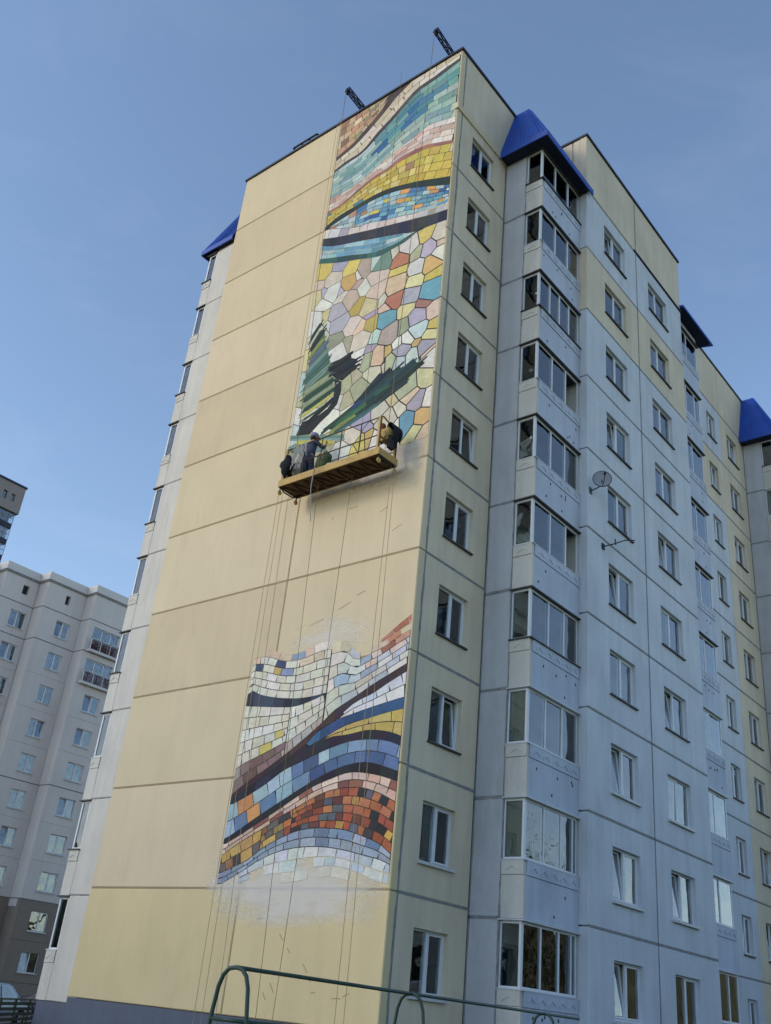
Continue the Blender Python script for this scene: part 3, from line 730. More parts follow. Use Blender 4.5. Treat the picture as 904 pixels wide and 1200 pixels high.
LEAF_BASE=[(-5.46,20.2),(-5.11,20.74),(-4.85,20.7),(-4.75,20.19),(-4.6,19.78),(-4.35,19.13),(-4.07,18.31),(-3.94,17.77),(-3.96,17.39),(-4.3,17.05),(-4.86,16.92),(-5.28,16.88),(-5.33,17.28),(-5.44,18.05),(-5.48,18.6),(-5.43,19.07),(-5.43,19.7)]
TRUNK=[(-4.07,18.07),(-3.71,17.83),(-3.67,17.47),(-3.76,16.99),(-4.05,16.72),(-4.39,16.52),(-4.81,16.2),(-5.41,16.35),(-5.31,16.62),(-5.22,16.8),(-4.55,16.81),(-4.14,16.97),(-3.94,17.25),(-3.92,17.63)]
TRUNK_HEAD=[(-4.48,18.55),(-4.36,18.82),(-3.79,18.83),(-3.45,18.86),(-3.38,18.64),(-3.07,18.48),(-3.16,18.29),(-3.05,18.12),(-3.37,17.95),(-3.69,17.79),(-4.08,18.04)]
LEAF_RIGHT=[(-4.36,16.12),(-3.71,16.44),(-3.06,16.74),(-2.56,17.08),(-2.07,17.5),(-1.99,17.42),(-1.75,17.55),(-1.67,17.43),(-1.25,17.54),(-1.2,17.41),(-0.69,17.62),(-0.6,17.47),(-0.42,17.4),(-0.32,17.25),(-1.09,16.79),(-1.7,16.51),(-2.45,16.22),(-3.09,16.01),(-3.78,15.83)]
STROKES=[(-5.46,20.13,-5.05,20.74,0.16,'dkgreen'),(-5.41,19.67,-4.82,20.42,0.19,'black'),(-5.4,19.37,-4.78,20.01,0.16,'olive'),(-5.42,19.06,-4.64,19.73,0.17,'slate'),(-5.47,18.74,-4.54,19.37,0.2,'tealgrey'),(-5.46,18.43,-4.39,19.09,0.2,'tealdk'),(-5.43,18.11,-4.38,18.67,0.19,'tealgrey'),(-5.4,17.9,-4.14,18.27,0.23,'sage'),(-5.38,17.66,-4.07,18.05,0.19,'dkgreen'),(-5.34,17.41,-3.99,17.8,0.19,'sage'),(-5.32,17.21,-4.02,17.63,0.16,'dkgreen'),(-5.29,17.03,-3.99,17.45,0.14,'yelgreen'),(-5.22,16.86,-4.04,17.19,0.11,'dkgreen'),(-2.08,17.45,-2.92,16.7,0.24,'navy'),(-1.74,17.49,-2.79,16.78,0.24,'navydk'),(-1.27,17.48,-2.84,16.61,0.24,'navygreen'),(-0.72,17.55,-2.76,16.52,0.21,'tealnavy'),(-0.44,17.34,-2.84,16.18,0.2,'blackgreen'),(-1.1,16.82,-2.52,16.26,0.19,'navygreen'),(-2.57,16.61,-3.6,16.22,0.24,'green'),(-2.92,16.69,-4.18,16.13,0.17,'dkgreen'),(-2.99,16.23,-3.97,15.94,0.17,'olive'),(-2.08,16.41,-3.56,15.93,0.17,'tealdk'),(-2.75,16.72,-3.0,16.64,0.19,'blue'),(-1.82,16.93,-2.13,16.83,0.14,'green'),(-3.38,15.65,-5.64,16.33,0.19,'tealgrey'),(-3.78,15.58,-5.29,16.03,0.21,'yelgreen'),(-3.96,15.43,-5.63,15.9,0.23,'tealgrey'),(-4.36,18.54,-3.5,18.78,0.19,'black'),(-4.17,18.25,-3.13,18.43,0.19,'navydk'),(-3.95,18.0,-3.11,18.18,0.17,'black'),(-3.91,17.3,-5.04,16.66,0.16,'black'),(-3.9,17.69,-3.89,17.17,0.13,'navydk')]

# ---------------------------------------------------------------- the mural (paint on the gable: tile shapes laid out in wall coordinates x, z)
def curve(name):
    p = CURVES[name]; xs = [q[0] for q in p]; zs = [q[1] for q in p]
    X = np.linspace(xs[0], xs[-1], 160)
    # Catmull-Rom through the knots
    n = len(xs); m = [0]*n
    for i in range(n):
        a, b = max(i-1, 0), min(i+1, n-1)
        m[i] = (zs[b]-zs[a])/max(xs[b]-xs[a], 1e-3)
    Z = []
    for x in X:
        i = min(max(int(np.searchsorted(xs, x))-1, 0), n-2); h = xs[i+1]-xs[i]; t = (x-xs[i])/h
        Z.append((2*t**3-3*t*t+1)*zs[i]+(t**3-2*t*t+t)*h*m[i]+(-2*t**3+3*t*t)*zs[i+1]+(t**3-t*t)*h*m[i+1])
    Z = np.array(Z)
    return lambda x: float(np.interp(x, X, Z))
CV = {k: curve(k) for k in CURVES}
def const(z): return lambda x: z

PAL = dict(Y=(228,204,96), L=(182,174,194), M=(202,172,152), V=(196,218,208), T=(112,154,130), P=(222,210,186), R=(206,128,94), W=(232,226,214), G=(188,188,148), K=(230,196,170), O=(230,180,104), F=(232,202,156), C=(228,214,150), B=(108,168,196), E=(200,172,78), D=(182,128,110), S=(160,166,132), N=(188,166,146),
  dkgreen=(44,78,58), black=(38,44,46), olive=(136,146,70), slate=(108,118,150), tealgrey=(112,150,140), tealdk=(56,104,98), sage=(156,170,130), yelgreen=(190,184,76), navy=(38,52,76), navydk=(32,44,58), navygreen=(38,66,66), tealnavy=(36,72,82), blackgreen=(34,56,52), green=(54,116,76), blue=(46,66,122))
def shade(c, amt, r):
    f = 1+r.uniform(-amt, amt); g = sum(c)/3
    return lin(*[min(255, max(0, (v*.80+g*.20)*f*.95+8+r.uniform(-5, 5))) for v in c])
MX0, MX1 = -5.66, -0.05
TILES = []                  # (polygon, colour, layer)
def clip_half(poly, a, b, c):
    """keep a*x+b*z <= c"""
    out = []
    for i in range(len(poly)):
        p, q = poly[i], poly[(i+1) % len(poly)]
        dp, dq = a*p[0]+b*p[1]-c, a*q[0]+b*q[1]-c
        if dp <= 0: out.append(p)
        if dp*dq < 0:
            t = dp/(dp-dq); out.append((p[0]+(q[0]-p[0])*t, p[1]+(q[1]-p[1])*t))
    return out
def area(p): return abs(sum(p[i][0]*p[(i+1) % len(p)][1]-p[(i+1) % len(p)][0]*p[i][1] for i in range(len(p))))/2
def push(poly, col, layer):
    poly = clip_half(poly, 1, 0, MX1); poly = clip_half(poly, -1, 0, -MX0) if len(poly) > 2 else poly
    poly = clip_half(poly, 0, 1, TOP-.1) if len(poly) > 2 else poly
    if len(poly) > 2 and area(poly) > .0025: TILES.append((poly, col, layer))

def band(top, bot, rows, tl, pal, seed, x0=MX0, x1=MX1, gap=.022, layer=1, amt=.08, colfn=None, minh=.05, skip=None):
    r = random.Random(seed)
    T = CV[top] if isinstance(top, str) else top; B = CV[bot] if isinstance(bot, str) else bot
    for i in range(rows):
        fa = lambda x, i=i: T(x)+(B(x)-T(x))*i/rows
        fb = lambda x, i=i: T(x)+(B(x)-T(x))*(i+1)/rows
        x = x0-r.uniform(0, tl)
        while x < x1:
            w = tl*r.uniform(.7, 1.35); xa, xb = max(x, x0), min(x+w, x1); x += w
            if xb-xa < .06: continue
            th = fa((xa+xb)/2)-fb((xa+xb)/2)
            if th < minh: continue
            def edge(xe, d):
                sl = (fa(xe+.1)-fa(xe-.1))/.2; sl = max(-1.2, min(1.2, sl))
                off = -sl*th/2*.8/(1+sl*sl) + r.uniform(-.015, .015)
                if xe <= x0+.01 or xe >= x1-.01: off = 0
                return (xe+off+d*gap/2, xe-off+d*gap/2)
            at, ab = edge(xa, 1); bt, bb = edge(xb, -1)
            g = min(gap/2, th*.18)
            pts = [(ab, fb(ab)+g)]
            mb = (ab+bb)/2; mt = (at+bt)/2
            pts += [(mb, fb(mb)+g), (bb, fb(bb)+g), (bt, fa(bt)-g), (mt, fa(mt)-g), (at, fa(at)-g)]
            c = colfn((xa+xb)/2, i, r) if colfn else r.choice(pal)
            if skip and r.random() < skip.get(i, 0): continue
            push(pts, shade(c, amt, r), layer)
def solid(top, bot, col, seed, x0=MX0, x1=MX1, step=.45, layer=2, amt=.10):
    """continuous painted line or band, in brush lengths"""
    r = random.Random(seed); T = CV[top] if isinstance(top, str) else top; B = CV[bot] if isinstance(bot, str) else bot
    x = x0
    while x < x1-1e-3:
        xb = min(x1, x+step*r.uniform(.7, 1.3))
        if x1-xb < .1: xb = x1
        xm = (x+xb)/2
        if max(T(x)-B(x), T(xb)-B(xb)) > .015:
            push([(x, B(x)), (xm, B(xm)), (xb, B(xb)), (xb, T(xb)), (xm, T(xm)), (x, T(x))], shade(col if isinstance(col, tuple) else r.choice(col), amt, r), layer)
        x = xb
DARK = (52,48,52); NAVY = (40,48,62)
topl = const(TOP-.1)
# upper picture, from the parapet down
band(topl, 'u_dark1_top', 5, .34, [(206,150,116),(222,186,140),(196,168,120),(168,120,92),(216,168,128),(150,150,112),(226,200,160)], 1, MX0, -3.25)
solid('u_dark1_top', 'u_dark1_bot', (88,70,66), 2, MX0, -3.23); solid(topl, 'u_dark1_bot', (74,66,66), 3, -3.23, -2.35)
band(lambda x: CV['u_dark1_bot'](x) if x < -2.4 else TOP-.1, 'u_dark2_top', 2, .5, [(226,206,170),(232,214,184),(220,196,160),(230,210,196)], 4, amt=.05)
solid('u_dark2_top', 'u_dark2_bot', (78,76,80), 5)
def tealc(x, i, r):
    if x < -3.6: return r.choice([(150,188,182),(176,206,200),(196,214,206),(128,174,176),(170,200,190)])
    if i < 2: return r.choice([(112,164,158),(88,150,156),(64,136,158),(130,178,166),(96,156,150)])
    if i < 5: return r.choice([(64,132,176),(48,108,168),(84,150,172),(110,166,160)]) if x < -1.2 or i < 3 else r.choice([(148,186,172),(176,200,184),(128,172,160)])
    return r.choice([(160,194,180),(186,206,190),(148,184,172),(128,170,176)])
band('u_dark2_bot', 'u_teal_bot', 8, .55, None, 6, colfn=tealc, amt=.07, gap=.016)
band('u_teal_bot', 'u_brown_top', 4, .46, [(228,198,182),(234,214,200),(222,182,164),(236,224,212),(214,168,150)], 7, amt=.05, gap=.016)
solid('u_brown_top', 'u_brown_bot', (166,108,92), 8)
def yelc(x, i, r):
    q = r.random()
    if x > -2.4 and q < .12: return (222,208,184)
    if x > -2.4 and q < .17: return (190,140,92)
    if q < .04: return (92,146,166)
    return r.choice([(226,196,68),(222,188,74),(230,206,84),(216,184,62),(232,210,116)])
band('u_brown_bot', 'u_green_top', 4, .40, None, 9, colfn=yelc, amt=.05)
solid('u_green_top', 'u_green_bot', [(44,66,58),(40,58,62),(52,78,60)], 10)
def bluec(x, i, r):
    q = r.random()
    if x < -4.2: return r.choice([(172,202,212),(196,214,216),(150,190,206),(222,212,200)]) if q > .15 else (222,160,118)
    if q < .18: return r.choice([(224,142,86),(230,158,80)])
    if q < .22: return r.choice([(208,186,84),(222,200,92)])
    return r.choice([(84,156,204),(64,124,190),(124,184,214),(158,202,214),(96,166,196),(48,92,170),(176,206,204)])
band('u_green_bot', 'u_blue_bot', 3, .40, None, 11, MX0, -4.15, colfn=bluec)
band('u_green_bot', 'u_blue_bot', 6, .36, None, 111, -4.14, MX1, colfn=bluec)
band('u_blue_bot', 'u_navy_top', 1, .42, [(226,212,202),(206,204,206),(170,168,172),(216,196,186)], 12)
solid('u_navy_top', 'u_navy_bot', [(44,52,64),(50,54,62),(42,50,74),(60,62,72)], 13)
band('u_navy_bot', 'u_wave_bot', 3, .55, [(120,178,198),(156,202,208),(92,156,186),(190,214,212),(140,190,200)], 14, MX0, -1.5, gap=.014)
solid('u_wave_bot', 'u_edge_bot', [(54,104,104),(46,86,90),(60,112,100)], 15, MX0, -.95)
# crazy paving
SD = [(float(a), float(b), c) for a, b, c in (t.split(',') for t in SEEDS.split())]
rv = random.Random(5)
wt = [rv.uniform(-.09, .09) for _ in SD]
for i, (x, z, c) in enumerate(SD):
    poly = [(MX0, 14.62), (MX1, 14.62), (MX1, 23.7), (MX0, 23.7)]
    for j, (x2, z2, _) in enumerate(SD):
        if i == j: continue
        dx, dz = x2-x, z2-z; d = math.hypot(dx, dz)
        if d > 3.5 or d < 1e-3: continue
        a, b = dx/d, dz/d
        poly = clip_half(poly, a, b, a*x+b*z+d/2+max(-.3*d, min(.3*d, (wt[i]-wt[j])/(2*d)))-(.020 if x > -2.6 else .012))
        if len(poly) < 3: break
    top = min(CV['u_edge_bot'](x), CV['u_navy_bot'](x)) if x < -.94 else CV['u_navy_bot'](x)
    if len(poly) > 2 and z < top+.1: push(poly, shade(PAL[c], .05, rv), 0)
# leaves painted over the paving
LAY = [3]
def stroke(x0, z0, x1, z1, w, c, n=3):
    a = Vector((x0, z0)); b = Vector((x1, z1)); t = (b-a).normalized(); s = Vector((-t.y, t.x))
    LAY[0] += .1
    for k in range(n):
        o = (k+.5)/n*2-1; ww = w/n*.62; cen = s*(o*w/2)
        e0 = t*rv.uniform(-.16, .10); e1 = t*rv.uniform(-.10, .16)
        p, q = a+cen+e0, b+cen+e1; m = (p+q)/2+s*rv.uniform(-.02, .02)
        pts = [p-s*ww*.7, m-s*ww, q-s*ww*.7, q+t*ww*.8, q+s*ww*.7, m+s*ww, p+s*ww*.7, p-t*ww*.8]
        LAY[0] += .02
        push([tuple(v) for v in pts], shade(PAL[c], .16, rv), LAY[0])
def shrink(poly, f):
    cx = sum(p[0] for p in poly)/len(poly); cz = sum(p[1] for p in poly)/len(poly)
    return [(cx+(x-cx)*f, cz+(z-cz)*f) for x, z in poly]
TILES.append((shrink(LEAF_BASE, .84), lin(84, 110, 94), 3)); TILES.append((shrink(LEAF_RIGHT, .90), lin(50, 70, 72), 3))
TILES.append((TRUNK, lin(44, 48, 50), 3.05)); TILES.append((shrink(TRUNK_HEAD, .9), lin(42, 46, 50), 3.1))
for st in STROKES: stroke(*st)
# lower picture
cream = [(232,226,206),(226,218,192),(236,230,214),(222,214,190),(230,222,200)]
def topc(x, i, r):
    q = r.random()
    if x < -2.7 and i < 3 and q < .20: return r.choice([(150,160,196),(66,82,124),(52,64,88)])
    if x < -2.7 and i < 3 and q < .27: return (226,186,90)
    if x < -2.1 and i < 2 and q < .6: return r.choice([(226,200,172),(222,192,160)])
    if x > -1.0 and i < 2: return r.choice([(186,108,88),(206,130,102),(214,150,122)])
    if x > -2.4: return r.choice([(214,214,206),(196,204,214),(222,218,206),(226,198,180),(168,184,212)])
    return r.choice(cream)
lens_or = lambda x: CV['l_lens_top'](x) if x < -2.65 else CV['l_brown_top'](x)+.0
band('l_top', lambda x: CV['l_lens_top'](x), 6, .40, None, 30, MX0, -2.67, colfn=topc, amt=.04, skip={0: .45})
band('l_top', 'l_brown_top', 6, .44, None, 31, -2.65, MX1, colfn=topc, amt=.05, skip={0: .35})
band(lambda x: CV['l_top'](x)+.10+.15*(x+1.0), 'l_top', 1, .42, [(176,96,78),(200,122,96),(186,104,84)], 131, -.98, MX1)
solid('l_lens_top', 'l_lens_bot', [(50,62,84),(60,74,98),(44,54,72)], 32, MX0, -2.66, step=.4)
def midc(x, i, r):
    if i >= 5: return r.choice([(120,84,82),(136,98,92),(150,116,112),(168,150,150)]) if x < -4 else r.choice([(176,178,190),(206,206,206),(192,170,158)])
    if r.random() < .07: return (228,204,104)
    return r.choice(cream)
band('l_lens_bot', 'l_brown_top', 7, .38, None, 33, MX0, -3.9, colfn=midc, amt=.04)
band('l_lens_bot', 'l_brown_top', 4, .38, None, 133, -3.89, -2.68, colfn=lambda x, i, r: r.choice([(176,178,190),(196,190,184),(192,170,158)]) if i == 3 else r.choice(cream), amt=.04)
solid('l_brown_top', lambda x: CV['l_brown_bot'](x) if x > -3.6 else CV['l_brown_top'](x)-.18, [(72,50,52),(64,48,54),(80,56,54)], 34, -5.6, MX1)
band('l_brown_bot', 'l_blue_top', 2, .5, [(230,226,216),(222,224,226),(206,214,226)], 35, -2.3, MX1, amt=.03)
solid('l_blue_top', 'l_blue_bot', [(48,98,146),(40,84,132),(56,112,152),(44,78,132)], 36, -3.1, MX1)
band('l_blue_bot', 'l_yel_bot', 2, .55, [(214,180,86),(206,172,78),(222,190,98)], 37, -2.5, MX1, amt=.04, minh=.03)
solid(lambda x: CV['l_yel_bot'](x) if x > -3.06 else min(CV['l_brown_top'](x)-.17, CV['l_dark2_bot'](x)+.38), 'l_dark2_bot', [(44,44,54),(40,46,62),(38,40,48)], 38, -5.6, MX1)
band('l_dark2_bot', 'l_dark3_top', 2, .46, None, 39, colfn=lambda x, i, r: (224,150,84) if (x < -4.2 and r.random() < .18) else r.choice([(96,128,176),(120,152,190),(150,180,204),(76,106,160),(172,196,210)] if i == 0 or x < -3 else [(76,106,160),(66,94,148),(88,118,168)]))
solid('l_dark3_top', 'l_dark3_bot', [(42,42,50),(38,40,48)], 40)
band('l_dark3_bot', 'l_pink_bot', 2, .42, [(232,190,166),(238,204,184),(228,180,154),(160,92,78),(234,198,176)], 41)
def orc(x, i, r):
    q = r.random()
    if x < -3.6: return r.choice([(214,166,74),(196,148,84),(176,116,74),(74,70,70),(228,184,84),(120,108,104)])
    if q < .24: return r.choice([(66,60,64),(96,100,112),(52,50,56)])
    if q < .35: return r.choice([(224,170,64),(214,154,62)])
    if q < .50: return (120,66,56)
    return r.choice([(198,92,58),(190,82,52),(206,112,66),(172,76,54),(212,124,72)])
band('l_pink_bot', 'l_orange_bot', 2, .34, None, 42, MX0, -4.3, colfn=orc, amt=.1)
band('l_pink_bot', 'l_orange_bot', 3, .32, None, 142, -4.29, -3.3, colfn=orc, amt=.1)
band('l_pink_bot', 'l_orange_bot', 5, .27, None, 143, -3.29, MX1, colfn=orc, amt=.1)
band('l_orange_bot', 'l_grey_bot', 2, .42, [(142,160,186),(168,182,200),(120,142,176),(158,174,190)], 43, amt=.06)
band('l_grey_bot', 'l_white_bot', 2, .46, [(196,206,214),(212,218,220),(222,224,220),(204,212,216)], 44, -4.9, MX1, amt=.03, skip={1: .25})
band('l_white_bot', lambda x: CV['l_white_bot'](x)-.24, 1, .46, [(228,216,196),(230,220,204)], 45, -3.4, -.9, amt=.02, gap=.012, skip={0: .4})

# dark under-painting that shows as the lines between the tiles
def under(fn_top, fn_bot, x0, x1, m, y):
    N = 60; xs = [x0+(x1-x0)*i/N for i in range(N+1)]; v = []
    for x in xs: v += [(x, y, fn_bot(x)), (x, y, fn_top(x))]
    m.quadmesh(v, [(2*i, 2*i+2, 2*i+3, 2*i+1) for i in range(N)])
ym = -.004
um = MB()
under(lambda x: TOP-.1, lambda x: 14.75+.12*math.sin(x*3)+.05*math.sin(x*11), MX0, MX1, um, ym)
mural_u = um.build('mural', None, bld); MATS['mural_line'] = paint('mural_line', lin(70, 64, 60), .85, .15, 4)
mural_u.data.materials.append(MATS['mural_line']); mural_u['label'] = 'upper mural of waves, crazy paving and dark leaves'
lm = MB()
under(lambda x: CV['l_top'](x)+((CV['l_lens_top'](x) if x < -2.66 else CV['l_brown_top'](x))-CV['l_top'](x))/6, lambda x: CV['l_grey_bot'](x)-.17 if x > -4.88 else CV['l_grey_bot'](x), MX0, MX1, lm, ym)
mural_l = lm.build('mural', 'mural_line', bld); mural_l['label'] = 'lower mural of curving blue, orange and cream tile bands'

def tile_mesh(poly, y, th, col, m):
    n = len(poly)
    # front faces -Y: order counter-clockwise seen from -Y (x right, z up)
    s = sum(poly[i][0]*poly[(i+1) % n][1]-poly[(i+1) % n][0]*poly[i][1] for i in range(n))
    if s < 0: poly = poly[::-1]
    v = [(x, y-th, z) for x, z in poly]+[(x, y, z) for x, z in poly]
    f = [tuple(range(n))]+[(i, i+n, (i+1) % n+n, (i+1) % n) for i in range(n)]
    m.quadmesh(v, f, col)
for part, lo, hi in ((mural_u, 14, 40), (mural_l, -1, 14)):
    mine = [t for t in TILES if lo < sum(p[1] for p in t[0])/len(t[0]) < hi]
    mine.sort(key=lambda t: -area(t[0]))
    rest = MB()
    for i, (poly, col, layer) in enumerate(mine):
        y = ym-.0005; th = .004+.0012*layer
        if i < 290:
            m = MB(); tile_mesh(poly, y, th, col, m); m.build('painted_tile', 'mural_paint', part)
        else: tile_mesh(poly, y, th, col, rest)
    if rest.v:
        o = rest.build('painted_tile_fill', 'mural_paint', part); o['kind'] = 'stuff'

# white primer brushed out round the unfinished edges
def primer(name, x0, x1, z0, z1, rgb, seed, cut=.35):
    m = bpy.data.materials.new('primer_%d' % seed); m.use_nodes = True; n = m.node_tree.nodes; l = m.node_tree.links
    b = n['Principled BSDF']; b.inputs['Base Color'].default_value = rgb; b.inputs['Roughness'].default_value = .9
    tc = n.new('ShaderNodeTexCoord'); sp = n.new('ShaderNodeSeparateXYZ'); l.new(tc.outputs['Generated'], sp.inputs[0])
    def math_(op, a, b_=None, c=None):
        q = n.new('ShaderNodeMath'); q.operation = op
        for i, v in enumerate((a, b_, c)):
            if v is None: continue
            if isinstance(v, (int, float)): q.inputs[i].default_value = v
            else: l.new(v, q.inputs[i])
        return q.outputs[0]
    def fall(s):
        d = math_('SUBTRACT', s, .5); d = math_('ABSOLUTE', d); return math_('MULTIPLY_ADD', d, -2.0, 1.0)
    f = math_('MULTIPLY', fall(sp.outputs['X']), fall(sp.outputs['Z'])); f = math_('POWER', f, .3)
    nz = n.new('ShaderNodeTexNoise'); nz.inputs['Scale'].default_value = 1.7; nz.inputs['Detail'].default_value = 6; nz.inputs['Roughness'].default_value = .65
    mp = n.new('ShaderNodeMapping'); mp.inputs['Scale'].default_value = (.5, 1, 1.4); mp.inputs['Location'].default_value = (seed*3.1, 0, seed)
    geo = n.new('ShaderNodeNewGeometry'); l.new(geo.outputs['Position'], mp.inputs[0]); l.new(mp.outputs[0], nz.inputs['Vector'])
    s = math_('ADD', f, nz.outputs['Fac'])
    mr = n.new('ShaderNodeMapRange'); mr.inputs['From Min'].default_value = .60+cut; mr.inputs['From Max'].default_value = 1.05+cut; mr.inputs['To Max'].default_value = .6
    l.new(s, mr.inputs['Value']); l.new(mr.outputs[0], b.inputs['Alpha'])
    g = MB(); g.quadmesh([(x0, -.002, z0), (x1, -.002, z0), (x1, -.002, z1), (x0, -.002, z1)], [(0,1,2,3)])
    o = g.build(name, None, bld); o.data.materials.append(m)
primer('primer_patch', -6.1, -.02, 1.9, 3.7, lin(240, 238, 236), 1, .25)
primer('primer_patch', -4.6, -1.0, 8.4, 9.9, lin(240, 236, 230), 2, .45)
primer('primer_patch', -2.6, -.02, 13.2, 15.4, lin(232, 228, 224), 3, .3)
primer('primer_patch', -5.95, -3.0, 14.0, 16.0, lin(216, 206, 190), 4, .45)
# pencil and brush marks left on the bare wall
mk = MB(); rm = random.Random(9)
for (x, z, L, a) in [(-3.6,9.6,.5,.25),(-2.6,9.9,.45,.35),(-2.0,10.2,.3,.3),(-2.7,13.0,.35,.05),(-2.35,1.2,.25,-.8),(-2.2,.95,.2,-.6),(-3.3,.75,.25,-.9),(-2.0,.62,.15,.1),(-1.35,.55,.25,.05),(-1.05,.6,.2,.4),(-3.2,1.8,.2,-.8),(-4.0,2.1,.18,.3),(-2.9,1.5,.16,-.7),(-3.5,.55,.2,-.9),(-3.3,12.8,.12,1.2),(-1.5,12.6,.3,.4),(-1.0,11.9,.35,.4)]:
    c, s_ = math.cos(a), math.sin(a); w = .016
    mk.prism([(x, -.001, z), (x+L*c, -.001, z+L*s_), (x+L*c-w*s_, -.001, z+L*s_+w*c), (x-w*s_, -.001, z+w*c)], (0, -.003, 0))
mk.build('brush_mark', 'joint_yellow', bld)

# ---------------------------------------------------------------- neighbouring beige block
bg2 = empty('apartment_block', (-60, 24, GROUND), 'beige stepped apartment block behind the mural building with a dark brown base', 'building')
ZT, SP = 26.23, 2.755
r5 = random.Random(31)
blocks = [(-59.0, 12.0, 17.85, None, None), (-57.5, 17.86, 20.98, (19.12, 20.57), (19.62, 20.18)), (-56.08, 20.99, 24.75, (22.57, 23.90), (22.86, 23.28)), (-54.71, 24.76, 34.0, (25.97, 27.50), None)]
for bi, (xf, y0, y1, wn_, aw) in enumerate(blocks):
    MB().box(xf-.9, xf-.3, y0+.02, y1, GROUND, 29.9).build('block_core', 'core_dark', bg2)
    for i in range(10):
        cz = ZT-SP*i; z0, z1 = cz-SP/2, cz+SP/2
        mat = 'beige_base' if i > 7 else 'beige_wall'
        if wn_ is None:
            panel_x('wall_panel', mat, xf, y0, y1, z0+.003, z1-.003, None, .3, bg2); continue
        if bi == 3 and i < 2:
            panel_x('wall_panel', mat, xf, y0, y1, z0+.003, z1-.003, (25.3, 28.0, cz-1.15, cz+.85), .3, bg2)
            # loggia: glazing behind a slatted maroon railing on a slab
            lg = MB().box(xf-.3, xf+.35, 25.1, 28.2, cz-1.37, cz-1.16).build('balcony', 'beige_cornice', bg2)
            fr = MB()
            for yy in (25.32, 26.2, 27.1, 27.93): fr.box(xf-.2, xf-.12, yy, yy+.07, cz-1.15, cz+.83)
            fr.box(xf-.2, xf-.12, 25.3, 28.0, cz+.76, cz+.84); fr.box(xf-.2, xf-.12, 25.3, 28.0, cz-.3, cz-.24)
            fr.build('glazing_frame', 'pvc_white', lg)
            MB().box(xf-.18, xf-.165, 25.35, 27.97, cz-1.14, cz+.8).build('pane', 'glass', lg)
            for q in range(6):
                MB().box(xf+.27, xf+.31, 25.2, 28.1, cz-1.13+q*.14, cz-1.06+q*.14).build('rail_slat', 'maroon_rail', lg)
            rp = MB()
            for yy in (25.18, 26.15, 27.1, 28.07): rp.box(xf+.25, xf+.33, yy-.03, yy+.03, cz-1.16, cz-.2)
            rp.box(xf+.25, xf+.33, 25.15, 28.12, cz-.26, cz-.2)
            rp.build('railing', 'beige_cornice', lg)
        else:
            panel_x('wall_panel', mat, xf, y0, y1, z0+.003, z1-.003, (wn_[0], wn_[1], cz-.69, cz+.69), .3, bg2)
            window(xf, wn_[0], wn_[1], cz-.69, cz+.69, rstyle(r5, .4), parent=bg2, dark_sill=False)
    za = ZT+SP/2
    hole = (aw[0], aw[1], 28.44, 29.24) if aw else None
    panel_x('attic_panel', 'beige_wall', xf, y0, y1, za+.003, 29.95, hole, .3, bg2)
    panel_y('return_panel', 'beige_wall', y0, xf-1.42, xf-.305, 5.0, 29.95, .3, bg2)
    panel_y('return_panel', 'beige_base', y0, xf-1.42, xf-.305, GROUND-.2, 4.99, .3, bg2)
    MB().box(xf-.3, xf-.02, y0+.02, y1, GROUND-.2, ZT-SP*9.5-.005).build('plinth', 'beige_base', bg2)
    c = MB(); c.box(xf-1.5, xf+.16, y0-.16, y1-.17 if bi < 3 else y1, 29.96, 30.62); c.build('cornice', 'beige_cornice', bg2)
    c = MB(); c.box(xf-1.45, xf+.07, y0-.07, y1-.08 if bi < 3 else y1, 29.80, 29.955); c.build('cornice_step', 'sealant', bg2)
    for z in (za, ZT-SP*.5, ZT-SP*4.5, ZT-SP*7.5):
        jo = MB(); jo.box(xf-.01, xf+.012, y0-.012, y1-.01, z-.035, z+.035); jo.box(xf-1.4, xf-.01, y0-.012, y0+.01, z-.035, z+.035)
        jo.build('joint_band', 'beige_joint', bg2)
    MB().box(-70, xf-.9, y0+.05, y1, GROUND, 29.9).build('rear_volume', 'beige_wall', bg2)
# ---------------------------------------------------------------- distant tower
tw = empty('residential_tower', (-136, 47, GROUND), 'tall grey tower with dark glazed shaft far behind the beige block', 'tower')
TX = -130
panel_x('top_wall', 'tower_panel', TX, 49.9, 52.8, 69.6, 74.5, (50.62, 51.30, 71.3, 72.65), .4, tw)
panel_x('top_wall', 'tower_panel', TX, 44.0, 49.89, 69.6, 74.5, (49.05, 49.80, 71.2, 72.7), .4, tw)
MB().box(TX-14, TX-.41, 44, 52.79, 69.6, 74.45).build('top_storey', 'tower_panel', tw)
for y0, y1 in ((50.62, 51.30), (49.05, 49.80)):
    MB().box(TX-.3, TX-.28, y0, y1, 71.2, 72.7).build('pane', 'glass', tw); MB().box(TX-.402, TX-.38, y0, y1, 71.2, 72.7).build('window', 'core_dark', tw)
MB().box(TX-14, TX+.15, 43.9, 52.95, 74.46, 74.8).build('roof_cap', 'tower_dark', tw)
MB().box(TX-14, TX-1.3, 44.2, 52.0, GROUND-.2, 69.6).build('shaft', 'tower_dark', tw)
for i in range(24):
    z = 69.6-2.9*(i+1)
    s = MB().box(TX-1.3, TX-.25, 44.2, 52.3, z, z+.9).build('balcony_band', 'tower_dark', tw)
    fr = MB()
    for q in range(9): fr.box(TX-.45, TX-.35, 44.3+q, 44.38+q, z+.9, z+2.9)
    fr.box(TX-.45, TX-.35, 44.3, 52.25, z+1.85, z+1.93)
    fr.build('mullion', 'tower_panel', s)
    MB().box(TX-.42, TX-.40, 44.3, 52.2, z+.9, z+2.88).build('pane', 'glass', s)
    if i % 2: MB().box(TX-.8, TX-.78, 50, 52.1, z+1.0, z+2.8).build('curtain', 'curtain_white', s)

